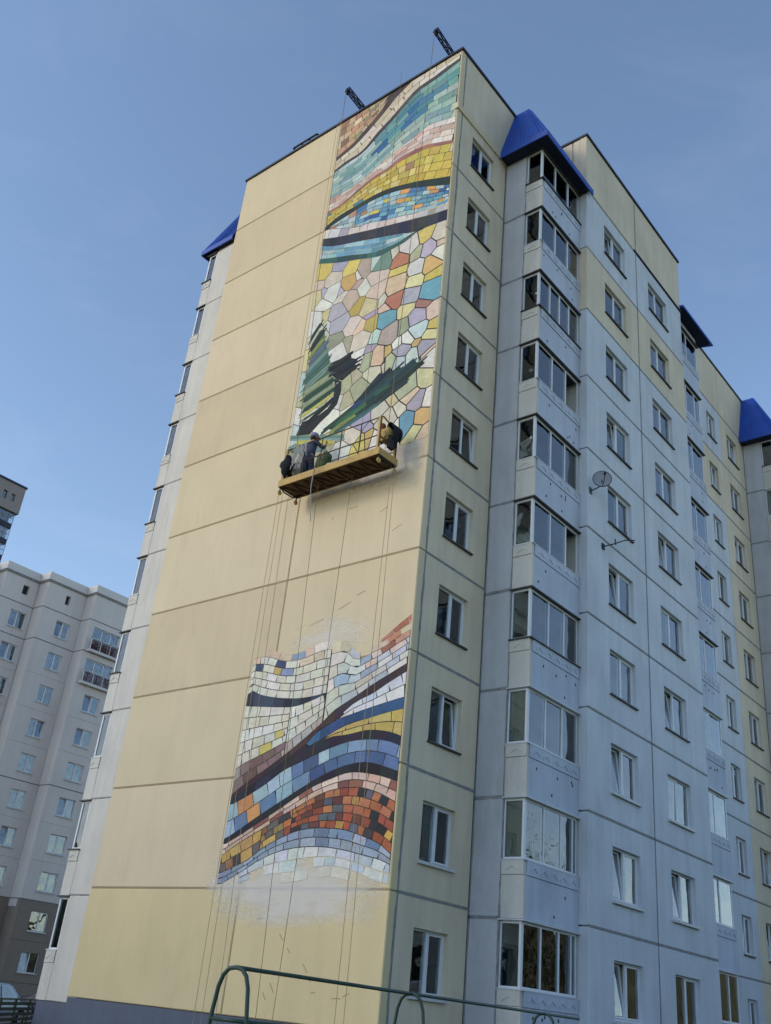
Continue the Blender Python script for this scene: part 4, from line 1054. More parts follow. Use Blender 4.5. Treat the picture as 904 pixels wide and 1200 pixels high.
# ---------------------------------------------------------------- hanging work platform
GZ = 13.72; gx0, gx1, gy0, gy1 = -4.60, -.82, -1.05, -.32
gon = empty('work_platform', ((gx0+gx1)/2, (gy0+gy1)/2, GZ), 'ochre suspended work platform hanging in front of the half-painted wall', 'platform')
d = MB(); d.box(gx0+.05, gx1-.05, gy0+.05, gy1-.05, GZ+.05, GZ+.08); d.build('deck', 'rust_brown', gon)
fm = MB()
for y in (gy0, gy1): fm.bar((gx0, y, GZ+.04), (gx1, y, GZ+.04), .06, .08)
for i in range(10):
    x = gx0+(gx1-gx0)*i/9; fm.bar((x, gy0, GZ+.02), (x, gy1, GZ+.02), .04, .05)
    if i < 9:
        x2 = gx0+(gx1-gx0)*(i+1)/9
        fm.bar((x, gy0, GZ+.02), (x2, gy1, GZ+.02), .025, .03)
fm.build('underframe', 'rust_brown', gon)
for (a, b) in (((gx0-.02, gx1+.02), (gy0-.055, gy0-.03)), ((gx0, gx1), (gy1+.03, gy1+.05))):
    MB().box(a[0], a[1], b[0], b[1], GZ, GZ+.21).build('toe_board', 'ochre_paint', gon)
for x in (gx0-.02, gx1+.005): MB().box(x, x+.022, gy0-.03, gy1+.03, GZ, GZ+.21).build('toe_board', 'ochre_paint', gon)
rl = MB()
for z in (GZ+.66, GZ+1.24):
    rl.tube([(gx0+.03, gy0, z), (gx1-.03, gy0, z)], .017)
for z in (GZ+.5, GZ+.92):
    rl.tube([(gx0+.03, gy1, z), (gx1-.03, gy1, z)], .015)
rl.build('guard_rail', 'rust_brown', gon)
for i in range(6):
    x = gx0+.05+(gx1-gx0-.1)*i/5
    MB().tube([(x, gy0, GZ+.05), (x, gy0, GZ+1.24)], .017).build('rail_post', 'rust_brown', gon)
    MB().tube([(x, gy1, GZ+.05), (x, gy1, GZ+.92)], .015).build('rail_post', 'rust_brown', gon)
for x, s in ((gx0+.10, -1), (gx1-.10, 1)):
    st = MB(); ym_ = -.70
    st.bar((x, gy0, GZ), (x, gy0, GZ+1.26), .07); st.bar((x, gy1, GZ), (x, gy1, GZ+1.05), .06)
    st.tube([(x, gy0, GZ+1.26), (x, gy0+.12, GZ+1.32), (x, gy1-.12, GZ+1.18), (x, gy1, GZ+1.05)], .025)
    st.bar((x, gy0, GZ+.66), (x, gy1, GZ+.60), .05)
    st.build('end_frame', 'ochre_paint', gon)
    # rounded bumper hoop below the end
    MB().tube([(x+s*.06, gy0, GZ+.02), (x+s*.10, gy0+.18, GZ-.06), (x+s*.10, gy1-.18, GZ-.06), (x+s*.06, gy1, GZ+.02)], .022).build('bumper_hoop', 'dark_steel', gon)
    ho = MB(); ho.box(x-.13, x+.13, ym_-.12, ym_+.14, GZ+.62, GZ+1.0)
    ho.lathe((x, ym_-.1, GZ+.78), (0, 1, 0), [(0, -.08), (.12, -.08), (.13, 0), (.13, .1)], 14)
    hb = ho.build('hoist', 'ochre_paint', gon)
    MB().lathe((x-s*.22, ym_+.02, GZ+1.02), (0, 0, 1), [(0, 0), (.085, 0), (.09, .04), (.09, .22), (.06, .26), (0, .26)], 14).build('motor', 'motor_red', hb)
    MB().box(x-s*.22-.08, x-s*.22+.08, ym_-.08, ym_+.12, GZ+.70, GZ+1.02).build('gearbox', 'motor_green', hb)
    MB().box(x+s*.10, x+s*.2, ym_-.1, ym_+.12, GZ+.35, GZ+.75).build('control_box', 'dark_steel', hb)
    for y in (gy0+.02, gy1-.02):
        wpost = MB(); wpost.bar((x+s*.08, y, GZ+.02), (x+s*.08, y, GZ-.12), .03, .03)
        ca = wpost.build('castor', 'dark_steel', gon)
        MB().lathe((x+s*.08-.03, y, GZ-.17), (1, 0, 0), [(0, 0), (.06, 0), (.075, .015), (.075, .045), (.06, .06), (0, .06)], 14).build('wheel', 'ochre_paint', ca)

# things on the platform
def blob(name, mat, c, rad, seed, label, cat, squash=(1, 1, 1), n=10):
    r = random.Random(seed); m = MB(); v = []; f = []
    rows = 8
    for i in range(rows+1):
        ph = math.pi*i/rows
        for k in range(n):
            a = 2*math.pi*k/n
            q = rad*(1+r.uniform(-.2, .2))
            v.append((c[0]+squash[0]*q*math.sin(ph)*math.cos(a), c[1]+squash[1]*q*math.sin(ph)*math.sin(a), c[2]+squash[2]*q*math.cos(ph)))
    for i in range(rows):
        for k in range(n): f.append((i*n+k, (i+1)*n+k, (i+1)*n+(k+1) % n, i*n+(k+1) % n))
    m.quadmesh(v, f)
    o = m.build(name, mat, None, (c[0], c[1], c[2]-rad*squash[2]), True); tag(o, label, cat); return o
blob('tool_bag', 'black_cloth', (-4.36, -1.12, GZ+.62), .29, 1, 'black cloth bag slung over the far end rail of the platform', 'bag', (.75, .5, 1.15))
blob('white_sack', 'white_cloth', (-4.28, -.72, GZ+.80), .28, 2, 'crumpled white sack beside the black bag on the platform', 'sack', (.6, .6, 1.45))
def drape(name, mat, x, y0, y1, zt, L, th, seed, label, cat):
    """cloth thrown over a rail that runs along y at x: folds, uneven hem, a real thickness"""
    r = random.Random(seed); n, k = 14, 9; v = []; f = []
    ph = [r.uniform(0, 6) for _ in range(4)]
    for side in (1, -1):
        for i in range(n+1):
            t = i/n; y = y0+(y1-y0)*t
            Lh = L*(.8+.25*math.sin(3.1*t+ph[0])+.12*math.sin(11*t+ph[1]))*(1 if side > 0 else .72)
            for j in range(k+1):
                q = j/k
                fold = .05*math.sin(9*t+ph[2]+q)*q+.03*math.sin(21*t+ph[3])*q
                pinch = (t-.5)*-.18*math.sin(math.pi*q)
                v.append((x+side*(.035+th*math.sin(math.pi*min(1, q*1.1))*.6+abs(fold)), y+pinch*(y1-y0)+fold*.4, zt-Lh*q))
    o = (n+1)*(k+1)
    for s_ in (0, 1):
        for i in range(n):
            for j in range(k):
                a_ = s_*o+i*(k+1)+j; qd = (a_, a_+1, a_+k+2, a_+k+1); f.append(qd if s_ else qd[::-1])
    for i in range(n): f.append((i*(k+1), (i+1)*(k+1), o+(i+1)*(k+1), o+i*(k+1)))
    m = MB(); m.quadmesh(v, f); ob = m.build(name, mat, None, (x, (y0+y1)/2, zt-L), True); tag(ob, label, cat)
    sd = ob.modifiers.new('solid', 'SOLIDIFY'); sd.thickness = .02
    return ob
drape('work_jacket', 'black_cloth', gx1-.02, -.74, -.30, GZ+1.22, .8, .16, 3, 'dark jacket hung over the platform end nearest the windows', 'jacket')
blob('rag_pile', 'rust_brown', (-1.35, -.85, GZ+.22), .15, 4, 'small brown heap of rags lying on the platform deck', 'rags', (1.2, .9, .85))
blob('cloth_bundle', 'motor_green', (-3.22, -.78, GZ+.60), .24, 5, 'greenish cloth bundle on the platform beside the worker', 'cloth', (1.2, .7, 1.3))
b = MB(); b.lathe((-2.85, -.80, GZ+.08), (0, 0, 1), [(0, 0), (.11, 0), (.14, .28), (.15, .29), (.145, .30), (.13, .28), (.105, .02), (0, .02)], 18)
bk = b.build('paint_bucket', 'white_cloth', None, (-2.85, -.80, GZ+.08), True); tag(bk, 'pale plastic paint bucket standing on the platform deck', 'bucket')
MB().tube([(-2.99, -.80, GZ+.35), (-2.95, -.80, GZ+.46), (-2.85, -.80, GZ+.51), (-2.75, -.80, GZ+.46), (-2.71, -.80, GZ+.35)], .006, 6).build('handle', 'dark_steel', bk)
# tangle of cables over the front rail
rc = random.Random(17); cb = MB()
for i in range(16):
    x = -3.95+rc.uniform(-.22, .32); pts = []
    dx = rc.uniform(-.18, .18); L = rc.uniform(.5, .95); top = GZ+1.26
    for j in range(9):
        t = j/8; a = math.pi*t*2
        pts.append((x+dx*math.sin(a/2)+rc.uniform(-.015, .015), gy0-.05-.05*math.sin(math.pi*t), top-L*math.sin(math.pi*t)))
    cb.tube(pts, .010, 5)
tag(cb.build('cable_coil', 'cable_grey', None, (-3.9, gy0, GZ+.4)), 'tangled pale cables looped over the front rail of the platform', 'cable')

# worker
def skin_mesh(name, verts, edges, radii, mat, parent, root=0, sub=2):
    me = bpy.data.meshes.new(name); me.from_pydata([Vector(v) for v in verts], edges, [])
    o = bpy.data.objects.new(name, me); scene.collection.objects.link(o); o.parent = parent
    sk = o.modifiers.new('skin', 'SKIN'); sk.use_smooth_shade = True
    if not me.skin_vertices: me.skin_vertices.new(name='skin')
    for i, sv in enumerate(me.skin_vertices[0].data):
        rr = radii[i]; sv.radius = rr if isinstance(rr, tuple) else (rr, rr); sv.use_root = (i == root)
    ss = o.modifiers.new('sub', 'SUBSURF'); ss.levels = sub; ss.render_levels = sub
    me.materials.append(MATS[mat]); return o
per = empty('person', (-3.92, -.70, GZ+.08), 'worker in dark clothes and a lavender cap standing on the platform', 'person')
V = [(0,0,.95),(0,.02,1.12),(0,.05,1.32),(0,.06,1.47),(0,.08,1.55),(0,.10,1.65),(0,.10,1.76)]
E_ = [(i, i+1) for i in range(6)]; Rr = [(.15,.11),(.13,.10),(.17,.11),(.11,.08),(.055,.055),(.085,.095),(.07,.085)]
def limb(start, pts, rs):
    p = start
    for q, r_ in zip(pts, rs): V.append(q); Rr.append(r_); E_.append((p, len(V)-1)); p = len(V)-1
    return p
for s in (-1, 1):
    limb(0, [(s*.10,.01,.88),(s*.11,.05,.50),(s*.12,.0,.09),(s*.13,.13,.04)], [.095,.065,.045,.04])
hl = limb(3, [(-.20,.05,1.43),(-.30,.02,1.16),(-.24,.22,1.00),(-.20,.28,.98)], [.06,.045,.034,.036])
hr = limb(3, [(.20,.06,1.43),(.30,.22,1.28),(.26,.36,1.46),(.25,.38,1.53)], [.06,.045,.034,.036])
body = skin_mesh('body', V, E_, Rr, 'skin', per)
for hand, base, dirn in ((hl, V[hl], Vector((.25, .9, -.2))), (hr, V[hr], Vector((-.05, .35, .93)))):
    dirn.normalize(); side = dirn.cross(Vector((0, 1, .3))).normalized() if abs(dirn.y) < .8 else Vector((1, 0, 0)); curl = dirn.cross(side)
    fv, fe, fr_ = [], [], []
    for q in range(5):
        off = side*((q-2)*.018) if q else side*(-.045); L = (.05, .075, .085, .08, .065)[q]
        b0 = Vector(base)+dirn*(.0 if q == 0 else .03)+off
        i0 = len(fv)
        dd = (dirn-side*.7).normalized() if q == 0 else dirn
        fv += [b0, b0+dd*L*.5, b0+dd*L*.8+curl*L*.25, b0+dd*L*.95+curl*L*.5]; fr_ += [.010, .009, .0085, .007]
        fe += [(i0, i0+1), (i0+1, i0+2), (i0+2, i0+3)]
    m = MB()
    for q in range(5): m.tube([tuple(p) for p in fv[q*4:q*4+4]], fr_[q*4:q*4+4], 6)
    fo = bpy.data.objects.new('fingers', m.mesh('fingers', True)); scene.collection.objects.link(fo); fo.parent = per; fo.data.materials.append(MATS['skin'])
tv = [(0,0,1.03),(0,.0,.90)]; te = [(0,1)]; tr_ = [(.165,.125),(.15,.12)]
for s in (-1, 1):
    i0 = len(tv); tv += [(s*.10,.01,.84),(s*.11,.05,.50),(s*.12,.0,.12)]; tr_ += [.11,.085,.07]; te += [(1, i0), (i0, i0+1), (i0+1, i0+2)]
skin_mesh('trousers', tv, te, tr_, 'denim', per)
jv = [(0,.0,.80),(0,.02,1.06),(0,.05,1.32),(0,.06,1.46)]; je = [(0,1),(1,2),(2,3)]; jr = [(.185,.145),(.165,.13),(.19,.13),(.12,.09)]
for pts in ([(-.20,.05,1.43),(-.30,.02,1.16),(-.25,.18,1.02)], [(.20,.06,1.43),(.30,.22,1.28),(.265,.34,1.43)]):
    p = 3
    for q, r_ in zip(pts, (.075, .062, .05)): jv.append(q); jr.append(r_); je.append((p, len(jv)-1)); p = len(jv)-1
skin_mesh('jacket', jv, je, jr, 'denim', per)
m = MB(); m.lathe((0, .10, 1.69), (0, -.12, 1), [(.118, -.0), (.135, .03), (.13, .09), (.09, .135), (0, .15)], 16)
m.quadmesh([(-.11, .19, 1.71), (.11, .19, 1.71), (.08, .32, 1.69), (-.08, .32, 1.69)], [(0, 1, 2, 3), (3, 2, 1, 0)])
co = bpy.data.objects.new('cap', m.mesh('cap', True)); scene.collection.objects.link(co); co.parent = per; co.data.materials.append(MATS['cap_cloth'])
m = MB(); m.lathe((0, .07, 1.60), (0, 0, 1), [(0, -.03), (.08, -.02), (.098, .04), (.10, .10), (.09, .13)], 14)
hh = bpy.data.objects.new('hair', m.mesh('hair', True)); scene.collection.objects.link(hh); hh.parent = per; hh.data.materials.append(MATS['hair'])
m = MB(); m.lathe((0, .19, 1.665), (0, 1, -.2), [(.018, -.02), (.016, .012), (0, .025)], 8)
for s in (-1, 1): m.lathe((s*.098, .09, 1.665), (s, 0, 0), [(.03, -.01), (.032, .006), (0, .012)], 8)
fc = bpy.data.objects.new('face_detail', m.mesh('face_detail', True)); scene.collection.objects.link(fc); fc.parent = per; fc.data.materials.append(MATS['skin'])

# ---------------------------------------------------------------- roof davits and ropes
def davit(xb, xt, zt, label):
    o = empty('davit_crane', (xb, 1.4, TOP-.6), label, 'crane', 'rooftop davits')
    a0 = Vector((xb, 2.2, TOP+.15)); a1 = Vector((xt, -.78, zt))
    m = MB(); t = (a1-a0).normalized(); s = Vector((1, 0, 0)); u = t.cross(s).normalized()
    L = (a1-a0).length; w = .075
    ch = [a0+s*w+u*w, a0-s*w+u*w, a0-s*w-u*w, a0+s*w-u*w]
    for c in ch: m.bar(c, c+t*L, .035)
    n = 9
    for i in range(n):
        for q in range(4):
            p0 = ch[q]+t*(L*i/n); p1 = ch[(q+1) % 4]+t*(L*(i+1)/n)
            m.bar(p0, p1, .018); m.bar(ch[q]+t*(L*i/n), ch[(q+1) % 4]+t*(L*i/n), .018)
    for q in range(4): m.bar(ch[q]+t*L, ch[(q+1) % 4]+t*L, .06)
    m.build('boom', 'crane_blue', o)
    MB().lathe((xt-.03, -.78, zt-.16), (1, 0, 0), [(0, 0), (.10, 0), (.085, .02), (.085, .04), (.10, .06), (0, .06)], 16).build('pulley', 'dark_steel', o)
    f = MB()
    for dx in (-.5, .5): f.bar((xb, .9, TOP+.2), (xb+dx, .7, TOP-.6), .06); f.bar((xb, 2.2, TOP+.15), (xb+dx, 2.4, TOP-.6), .06)
    f.build('stand', 'crane_blue', o)
    MB().box(xb-.4, xb+.4, 2.3, 2.9, TOP-.6, TOP-.1).build('counterweight', 'kerb', o)
davit(-.70, -.66, 31.48, 'dark lattice davit on the parapet near the building corner')
davit(-4.85, -4.78, 31.28, 'dark lattice davit above the checkered orange top of the mural')
def rope(pts, r, mat, name, label, cat, grp):
    o = MB().tube(pts, r, 6).build(name, mat, None, pts[-1]); tag(o, label, cat, grp)
hx0, hx1 = gx0+.10, gx1-.10
rope([(-4.78, -.85, 31.2), (-4.70, -.78, 22), (hx0, -.70, GZ+1.0)], .010, 'rope_dark', 'hoist_cable', 'steel cable from the davit to the bag end of the platform', 'cable', None)
rope([(-.66, -.85, 31.4), (-.76, -.78, 22), (hx1, -.70, GZ+1.0)], .010, 'rope_dark', 'hoist_cable', 'steel cable from the corner davit to the jacket end of the platform', 'cable', None)
edge_l = 'thin pale rope hanging from the parapet along the outer edge of the mural'
pair_l = 'thin pale rope of the pair under the jacket end of the platform'
ROPE_LABELS = [edge_l, edge_l, 'thin pale rope under the black bag end of the platform', 'thin dark rope hanging below the bucket on the platform', 'thin dark rope hanging below the middle of the platform', pair_l, pair_l, 'thin dark rope from the parapet to the middle of the platform']
for i, (x0, y0, z0, x1, y1, z1, rr, mt) in enumerate([(-5.45,-.3,30.6,-5.02,-.35,GROUND+.05,.007,'rope'), (-5.62,-.28,30.6,-5.34,-.32,GROUND+.05,.007,'rope'), (-4.55,-.7,GZ,-4.25,-.6,GROUND+.05,.007,'rope'), (-3.32,-.75,GZ,-3.05,-.5,GROUND+.05,.007,'rope_dark'), (-2.15,-.6,GZ,-2.66,-.45,GROUND+.05,.007,'rope_dark'), (-.86,-.45,GZ,-.84,-.4,GROUND+.05,.007,'rope'), (-.74,-.45,GZ,-.60,-.38,GROUND+.05,.007,'rope'), (-2.35,-.5,30.8,-2.2,-.40,GZ+1.0,.007,'rope_dark')]):
    zm = (z0+z1)/2
    rope([(x0, y0, z0), ((x0+x1)/2+.05*math.sin(i*2.1), (y0+y1)/2, zm), (x1, y1, z1)], rr, mt, 'safety_rope',
         ROPE_LABELS[i], 'rope', 'ropes hanging in front of the wall')
# pale guide rope hooked on the toe board
rope([(-3.18, gy0-.07, GZ+.25), (-3.22, gy0-.06, GZ-.4), (-3.36, -.8, 12.4)], .014, 'cable_grey', 'guide_rope', 'short pale rope end hanging from the platform toe board', 'rope', None)

# ---------------------------------------------------------------- things on the building
ds = empty('satellite_dish', (AX, 5.92, 15.3), 'grey satellite dish on a bracket beside a sixth-floor window', 'satellite dish')
dn = Vector((.50, -.85, .05)).normalized(); dc = Vector((2.24, 5.86, 15.58))
m = MB(); m.lathe(dc, dn, [(.012, -.055), (.10, -.05), (.20, -.03), (.27, -.004), (.285, .004), (.272, .010), (.20, -.018), (.10, -.038), (.012, -.043)], 24); m.build('dish', 'dish_grey', ds, None, True)
sd_ = dn.cross(Vector((0, 0, 1))).normalized(); sv_ = sd_.cross(dn)
MB().tube([tuple(dc+dn*.004+(sd_*math.cos(q*.2618)+sv_*math.sin(q*.2618))*.285) for q in range(25)], .014, 6, False).build('rim', 'cap_metal', ds, None, True)
m = MB(); m.tube([(AX, 5.92, 15.30), (2.1, 5.90, 15.34), (2.22, 5.88, 15.48), tuple(dc-dn*.06)], .02); m.box(AX, AX+.02, 5.85, 6.0, 15.2, 15.42); m.build('bracket', 'cap_metal', ds)
fz = dc+dn*.36+Vector((.04, .06, -.02))
m = MB(); m.tube([tuple(dc+Vector((0, 0, -.25))), tuple(dc+dn*.22+Vector((.02, .03, -.26))), tuple(fz)], .012); m.build('feed_arm', 'cap_metal', ds)
MB().lathe(fz, -dn, [(0, -.06), (.035, -.05), (.04, .03), (0, .04)], 12).build('receiver', 'dark_steel', ds)
an = empty('aerial', (AX, 6.95, 13.95), 'small dark aerial arm below the window next to the satellite dish', 'aerial')
m = MB(); m.tube([(AX, 6.70, 13.72), (2.1, 6.80, 13.78), (2.25, 7.3, 14.1), (2.3, 7.9, 14.35)], .018); m.box(AX, AX+.03, 6.62, 6.78, 13.62, 13.82)
m.tube([(2.27, 7.45, 14.15), (2.27, 7.40, 14.42)], .012); m.tube([(2.12, 6.95, 13.82), (2.12, 6.9, 14.0)], .02)
m.build('arm', 'dark_steel', an)
m = MB()
for y in (0.0, .30): m.bar((-8.35, y, TOP+.26), (-7.05, y, TOP+.26), .06)
for x in (-8.35, -7.9, -7.5, -7.05): m.bar((x, 0.0, TOP+.26), (x, .30, TOP+.26), .05); m.bar((x, .06, TOP+.02), (x, .06, TOP+.28), .05); m.bar((x, .26, TOP+.02), (x, .26, TOP+.28), .05)
tag(m.build('roof_rack', 'cap_metal', None, (-7.7, .15, TOP+.03)), 'low dark metal rack standing on the roof edge above the blank yellow wall', 'rack')

# ---------------------------------------------------------------- pipe frame in the foreground
pf = empty('climbing_frame', (5.1, -5.4, GROUND), 'green pipe climbing frame of hoops joined by a long bar', 'climbing frame')
A = Vector((5.58, -9.49, .63)); B = Vector((4.0, 1.2, .63))
pr = .024
MB().tube([tuple(A.lerp(B, t)) for t in (0, .3, .6, 1)], pr, 10).build('top_bar', 'frame_green', pf, None, True)
ax = (B-A).normalized(); sx = Vector((ax.y, -ax.x, 0))
for t in (0.0, .374, .835):
    c = A.lerp(B, t); pts = []
    for e in (-1, 1):
        seg = [(.46, -2.05), (.31, -1.0), (.235, -.42), (.205, -.20), (.16, -.08), (.09, -.015)]
        q = [c+sx*(e*w)+Vector((0, 0, dz)) for w, dz in seg]
        pts += q if e < 0 else [c+Vector((0, 0, .0))]+q[::-1]
    MB().tube([tuple(p) for p in pts], pr, 10).build('hoop', 'frame_green', pf, None, True)
    lo = c+Vector((0, 0, -.52))
    MB().tube([tuple(lo-sx*.245), tuple(lo+sx*.245)], pr*.9, 10).build('rung', 'frame_green', pf, None, True)
MB().tube([tuple(A+sx*.245+Vector((0, 0, -.52))), tuple(A.lerp(B, .374)+sx*.245+Vector((0, 0, -.54)))], pr*.9, 10).build('lower_bar', 'frame_green', pf, None, True)

# ---------------------------------------------------------------- fence and parked cars at the far left
fe = empty('metal_fence', (-15.0, 1.2, GROUND), 'low green metal fence with horizontal slats beside the building base', 'fence')
F0 = Vector((-12.3, -1.65, 0)); F1 = Vector((-18.4, 4.7, 0)); ft = (F1-F0).normalized(); FT = -.25
for i in range(6):
    p = F0.lerp(F1, i/5); MB().bar((p.x, p.y, GROUND), (p.x, p.y, FT+.02), .07).build('post', 'fence_green', fe)
MB().bar((F0.x, F0.y, FT), (F1.x, F1.y, FT), .05).build('top_rail', 'fence_green', fe)
for i in range(7):
    z = FT-.12-i*.14
    MB().bar((F0.x, F0.y, z), (F1.x, F1.y, z), .02, .085).build('slat', 'fence_dark', fe)

def car(loc, ang, mat, label):
    o = empty('parked_car', loc, label, 'car', 'cars parked behind the fence')
    o.rotation_euler = (0, 0, ang)
    prof = [(-2.1,.35),(-2.15,.62),(-2.08,.86),(-1.75,.93),(-1.25,1.36),(-.95,1.45),(.25,1.45),(.55,1.38),(1.15,.98),(1.95,.82),(2.12,.62),(2.1,.35)]
    def put(m, name, mt, parent=o, smooth=False):
        ob = bpy.data.objects.new(name, m.mesh(name, smooth)); scene.collection.objects.link(ob); ob.parent = parent; ob.data.materials.append(MATS[mt]); return ob
    m = MB(); n = len(prof); v = []
    for y, inset in ((-.84, 0), (-.86, 0), (.86, 0), (.84, 0)):
        for x, z in prof:
            yy = y*(1-.18*max(0, (z-.93)/.52)); v.append((x, yy, z))
    f = []
    for r_ in range(3):
        for i in range(n): j = (i+1) % n; f.append((r_*n+i, r_*n+j, (r_+1)*n+j, (r_+1)*n+i))
    f += [tuple(range(n)), tuple(range(4*n-1, 3*n-1, -1))]
    m.quadmesh(v, f); put(m, 'body', mat)
    for s in (-1, 1):
        for x0, x1, x2, x3 in ((-1.5, -1.15, -.42, -.42), (-.34, -.34, .28, .88)):
            m = MB(); yb, yt = s*.865, s*.745
            m.quadmesh([(x0, yb, .96), (x3, yb, .96), (x2, yt-s*.0, 1.37), (x1, yt, 1.37)], [(0, 1, 2, 3)]); put(m, 'side_window', 'car_glass')
    m = MB(); m.quadmesh([(1.10, -.70, 1.03), (1.10, .70, 1.03), (.60, .62, 1.375), (.60, -.62, 1.375)], [(0, 1, 2, 3)])
    for i, q in enumerate(m.v): m.v[i] = (q[0]+.03, q[1], q[2]+.015)
    put(m, 'windscreen', 'car_glass')
    m = MB(); m.quadmesh([(-1.70, -.70, .97), (-1.70, .70, .97), (-1.28, .62, 1.35), (-1.28, -.62, 1.35)], [(0, 3, 2, 1)])
    for i, q in enumerate(m.v): m.v[i] = (q[0]-.03, q[1], q[2]+.02)
    put(m, 'rear_window', 'car_glass')
    for x in (-1.3, 1.3):
        for s in (-1, 1):
            m = MB(); m.lathe((x, s*.70, .31), (0, s, 0), [(.2, 0), (.31, 0), (.315, .05), (.31, .18), (.20, .19)], 20); w = put(m, 'wheel', 'tyre')
            m = MB(); m.lathe((x, s*.70, .31), (0, s, 0), [(.2, .17), (.18, .185), (.05, .17), (0, .18)], 20); put(m, 'rim', 'dish_grey', w)
    for s in (-1, 1):
        m = MB(); m.box(2.0, 2.12, s*.5-.17, s*.5+.17, .64, .78); put(m, 'headlight', 'lamp_white')
        m = MB(); m.box(-2.16, -2.08, s*.62-.13, s*.62+.13, .68, .84); put(m, 'tail_light', 'motor_red')
    return o
car((-22.6, 4.6, GROUND+.02), R(118), 'car_blue', 'light blue parked car beyond the green fence')
car((-33.5, 15.5, GROUND+.02), R(200), 'car_navy', 'dark navy parked car beside the mural building corner')

# ---------------------------------------------------------------- trees round the yard (beyond the frame; three added to shade the wall foot, three mirrored in the lower windows)
def tree_meshes(seed, hgt, rad):
    r = random.Random(seed); t = MB(); tips = []
    t.tube([(0, 0, -.1), (.05, .03, hgt*.3), (-.05, .06, hgt*.6), (0, 0, hgt*.85)], [.22, .17, .11, .04], 9)
    for i in range(11):
        z = hgt*r.uniform(.25, .8); a = r.uniform(0, 6.28); L = rad*r.uniform(.6, 1)*(1.15-z/hgt*.5)
        e = (math.cos(a)*L, math.sin(a)*L, z+L*r.uniform(.3, .7)); tips.append(e)
        t.tube([(0, .04, z), (e[0]*.5, e[1]*.5, z+(e[2]-z)*.35), e], [.07, .045, .015], 6)
    tips += [(0, 0, hgt*.9), (.3, .2, hgt*.8)]
    c = MB(); v = []; f = []
    for i in range(3200):
        b = r.choice(tips); q = Vector((r.gauss(0, 1), r.gauss(0, 1), r.gauss(0, .8)))*rad*.27
        p = Vector(b)*r.uniform(.75, 1.02)+q; s = r.uniform(.07, .15)
        u = Vector((r.uniform(-1, 1), r.uniform(-1, 1), r.uniform(-.6, .6))).normalized(); w = u.cross(Vector((r.uniform(-1, 1), r.uniform(-1, 1), r.uniform(-1, 1)))).normalized()
        o = len(v); v += [p-u*s, p+w*s*.6, p+u*s, p-w*s*.6]; f.append((o, o+1, o+2, o+3))
    c.quadmesh(v, f)
    return t.mesh('trunk', True), c.mesh('crown')
kinds = [tree_meshes(1, 12.5, 3.4), tree_meshes(2, 9.5, 2.8)]
for k_, x, y, rz, lab in ((0, -22.5, -17.5, 0, 'unseen leafy tree by the kerb, added to shade the foot of the end wall'), (0, -16.5, -19.0, 2, 'tall unseen leafy tree added to shade the foot of the blank half of the wall'), (1, -11.0, -17.0, 1, 'shorter unseen leafy tree added to shade the wall foot below the mural'), (1, 15.5, 24.0, .5, 'leafy tree mirrored in the lower balcony glass'), (0, 20.5, 33.0, 3, 'tall tree mirrored behind the smaller one in the lower windows'), (1, 24.0, 22.0, 4, 'broad tree across the pavement from the far windows')):
    o = empty('tree', (x, y, GROUND), lab, 'tree', 'trees round the yard'); o.rotation_euler = (0, 0, rz)
    for nm, me, mt in (('trunk', kinds[k_][0], 'bark'), ('crown', kinds[k_][1], 'leaf')):
        c = bpy.data.objects.new(nm, me); scene.collection.objects.link(c); c.parent = o
        if not me.materials: me.materials.append(MATS[mt])

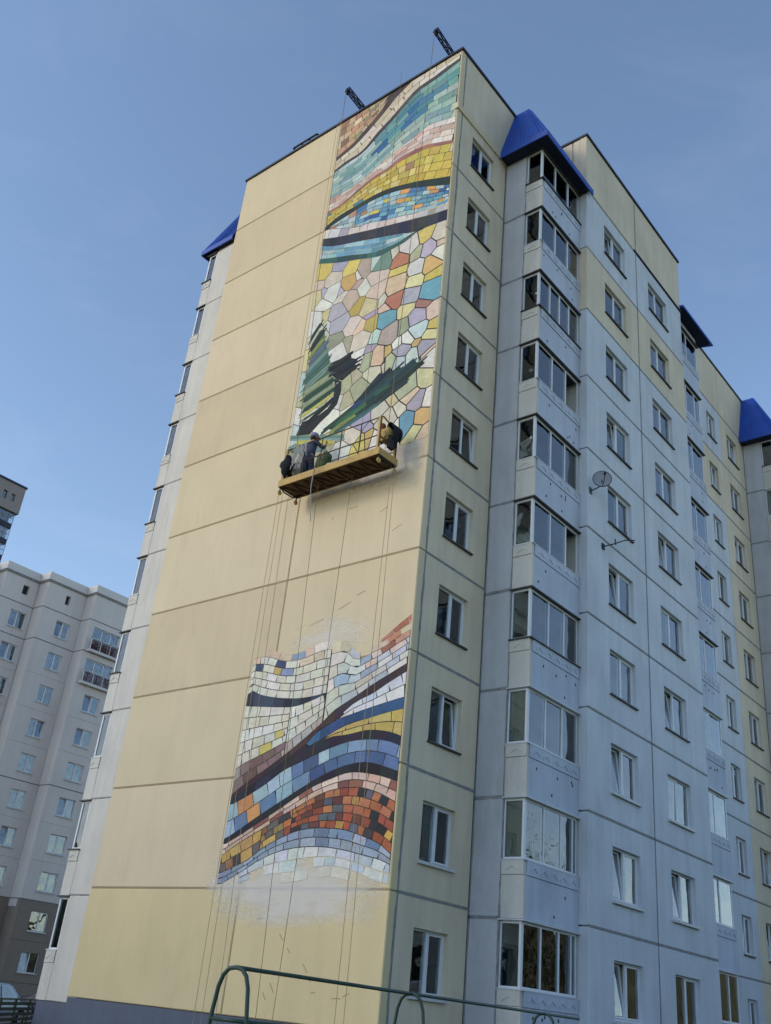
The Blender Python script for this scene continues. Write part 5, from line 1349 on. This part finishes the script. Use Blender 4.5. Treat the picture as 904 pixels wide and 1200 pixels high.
# ---------------------------------------------------------------- low house across the yard (seen only as a reflection in the lower windows)
oh = empty('brick_house', (46, 40, GROUND), 'low pale brick house mirrored in the lower windows', 'building')
paint('pale_brick', lin(176, 158, 128), .9, .12, 1.2, .05, .1)
for fl_ in range(4):
    for q in range(16):
        y0 = 6+q*4.4; z0 = GROUND+.6+fl_*3.0
        m = MB(); m.box(42.2, 42.5, y0, y0+1.4, z0-.6, z0+2.4); m.box(42.2, 42.5, y0+2.9, y0+4.4, z0-.6, z0+2.4); m.box(42.2, 42.5, y0+1.4, y0+2.9, z0-.6, z0+.4); m.box(42.2, 42.5, y0+1.4, y0+2.9, z0+1.8, z0+2.4)
        link('wall_bay', shared('bay', lambda: (setattr(m, 'v', [(a, b-y0, c-z0) for a, b, c in m.v]), m.mesh('wall_bay'))[1]), 'pale_brick', oh, (0, y0, z0))
        link('window', shared('bayw', lambda: MB().box(42.3, 42.35, 1.4, 2.9, .4, 1.8).mesh('window')), 'core_dark', oh, (0, y0, z0))
MB().box(42.51, 54, 6, 76.4, GROUND, GROUND+12).build('rear_volume', 'pale_brick', oh)
m = MB(); m.prism([(41.8, 5.6, GROUND+12.01), (54.4, 5.6, GROUND+12.01), (48, 5.6, GROUND+14.5)], (0, 71.2, 0)); m.build('roof', 'roofing', oh)

# ---------------------------------------------------------------- unseen wooded ring added behind the houses (hides the bright horizon from low windows)
rw_ = random.Random(77); m = MB(); N = 240; v = []; f = []
prof = [(0, 0), (-2, .45), (3, .8), (9, 1.0), (20, .9)]
for i in range(N):
    a = 2*math.pi*i/N; hh_ = 15+3*math.sin(a*7)+3*math.sin(a*19+1)+rw_.uniform(-2.5, 2.5); rr = 165+8*math.sin(a*5)+rw_.uniform(-3, 3)
    for dr, q in prof: v.append(((rr+dr+rw_.uniform(-1.5, 1.5))*math.cos(a), (rr+dr+rw_.uniform(-1.5, 1.5))*math.sin(a), GROUND-.2+hh_*q+(rw_.uniform(-1.5, 1.5) if q else 0)))
k5 = len(prof)
for i in range(N):
    j = (i+1) % N
    for q in range(k5-1): f.append((i*k5+q, j*k5+q, j*k5+q+1, i*k5+q+1))
m.quadmesh(v, f); wd = m.build('added_wood_ring', 'far_leaf'); wd['kind'] = 'stuff'
tag(wd, 'unseen wooded ring added to dull the reflections in the lowest windows', 'wood')
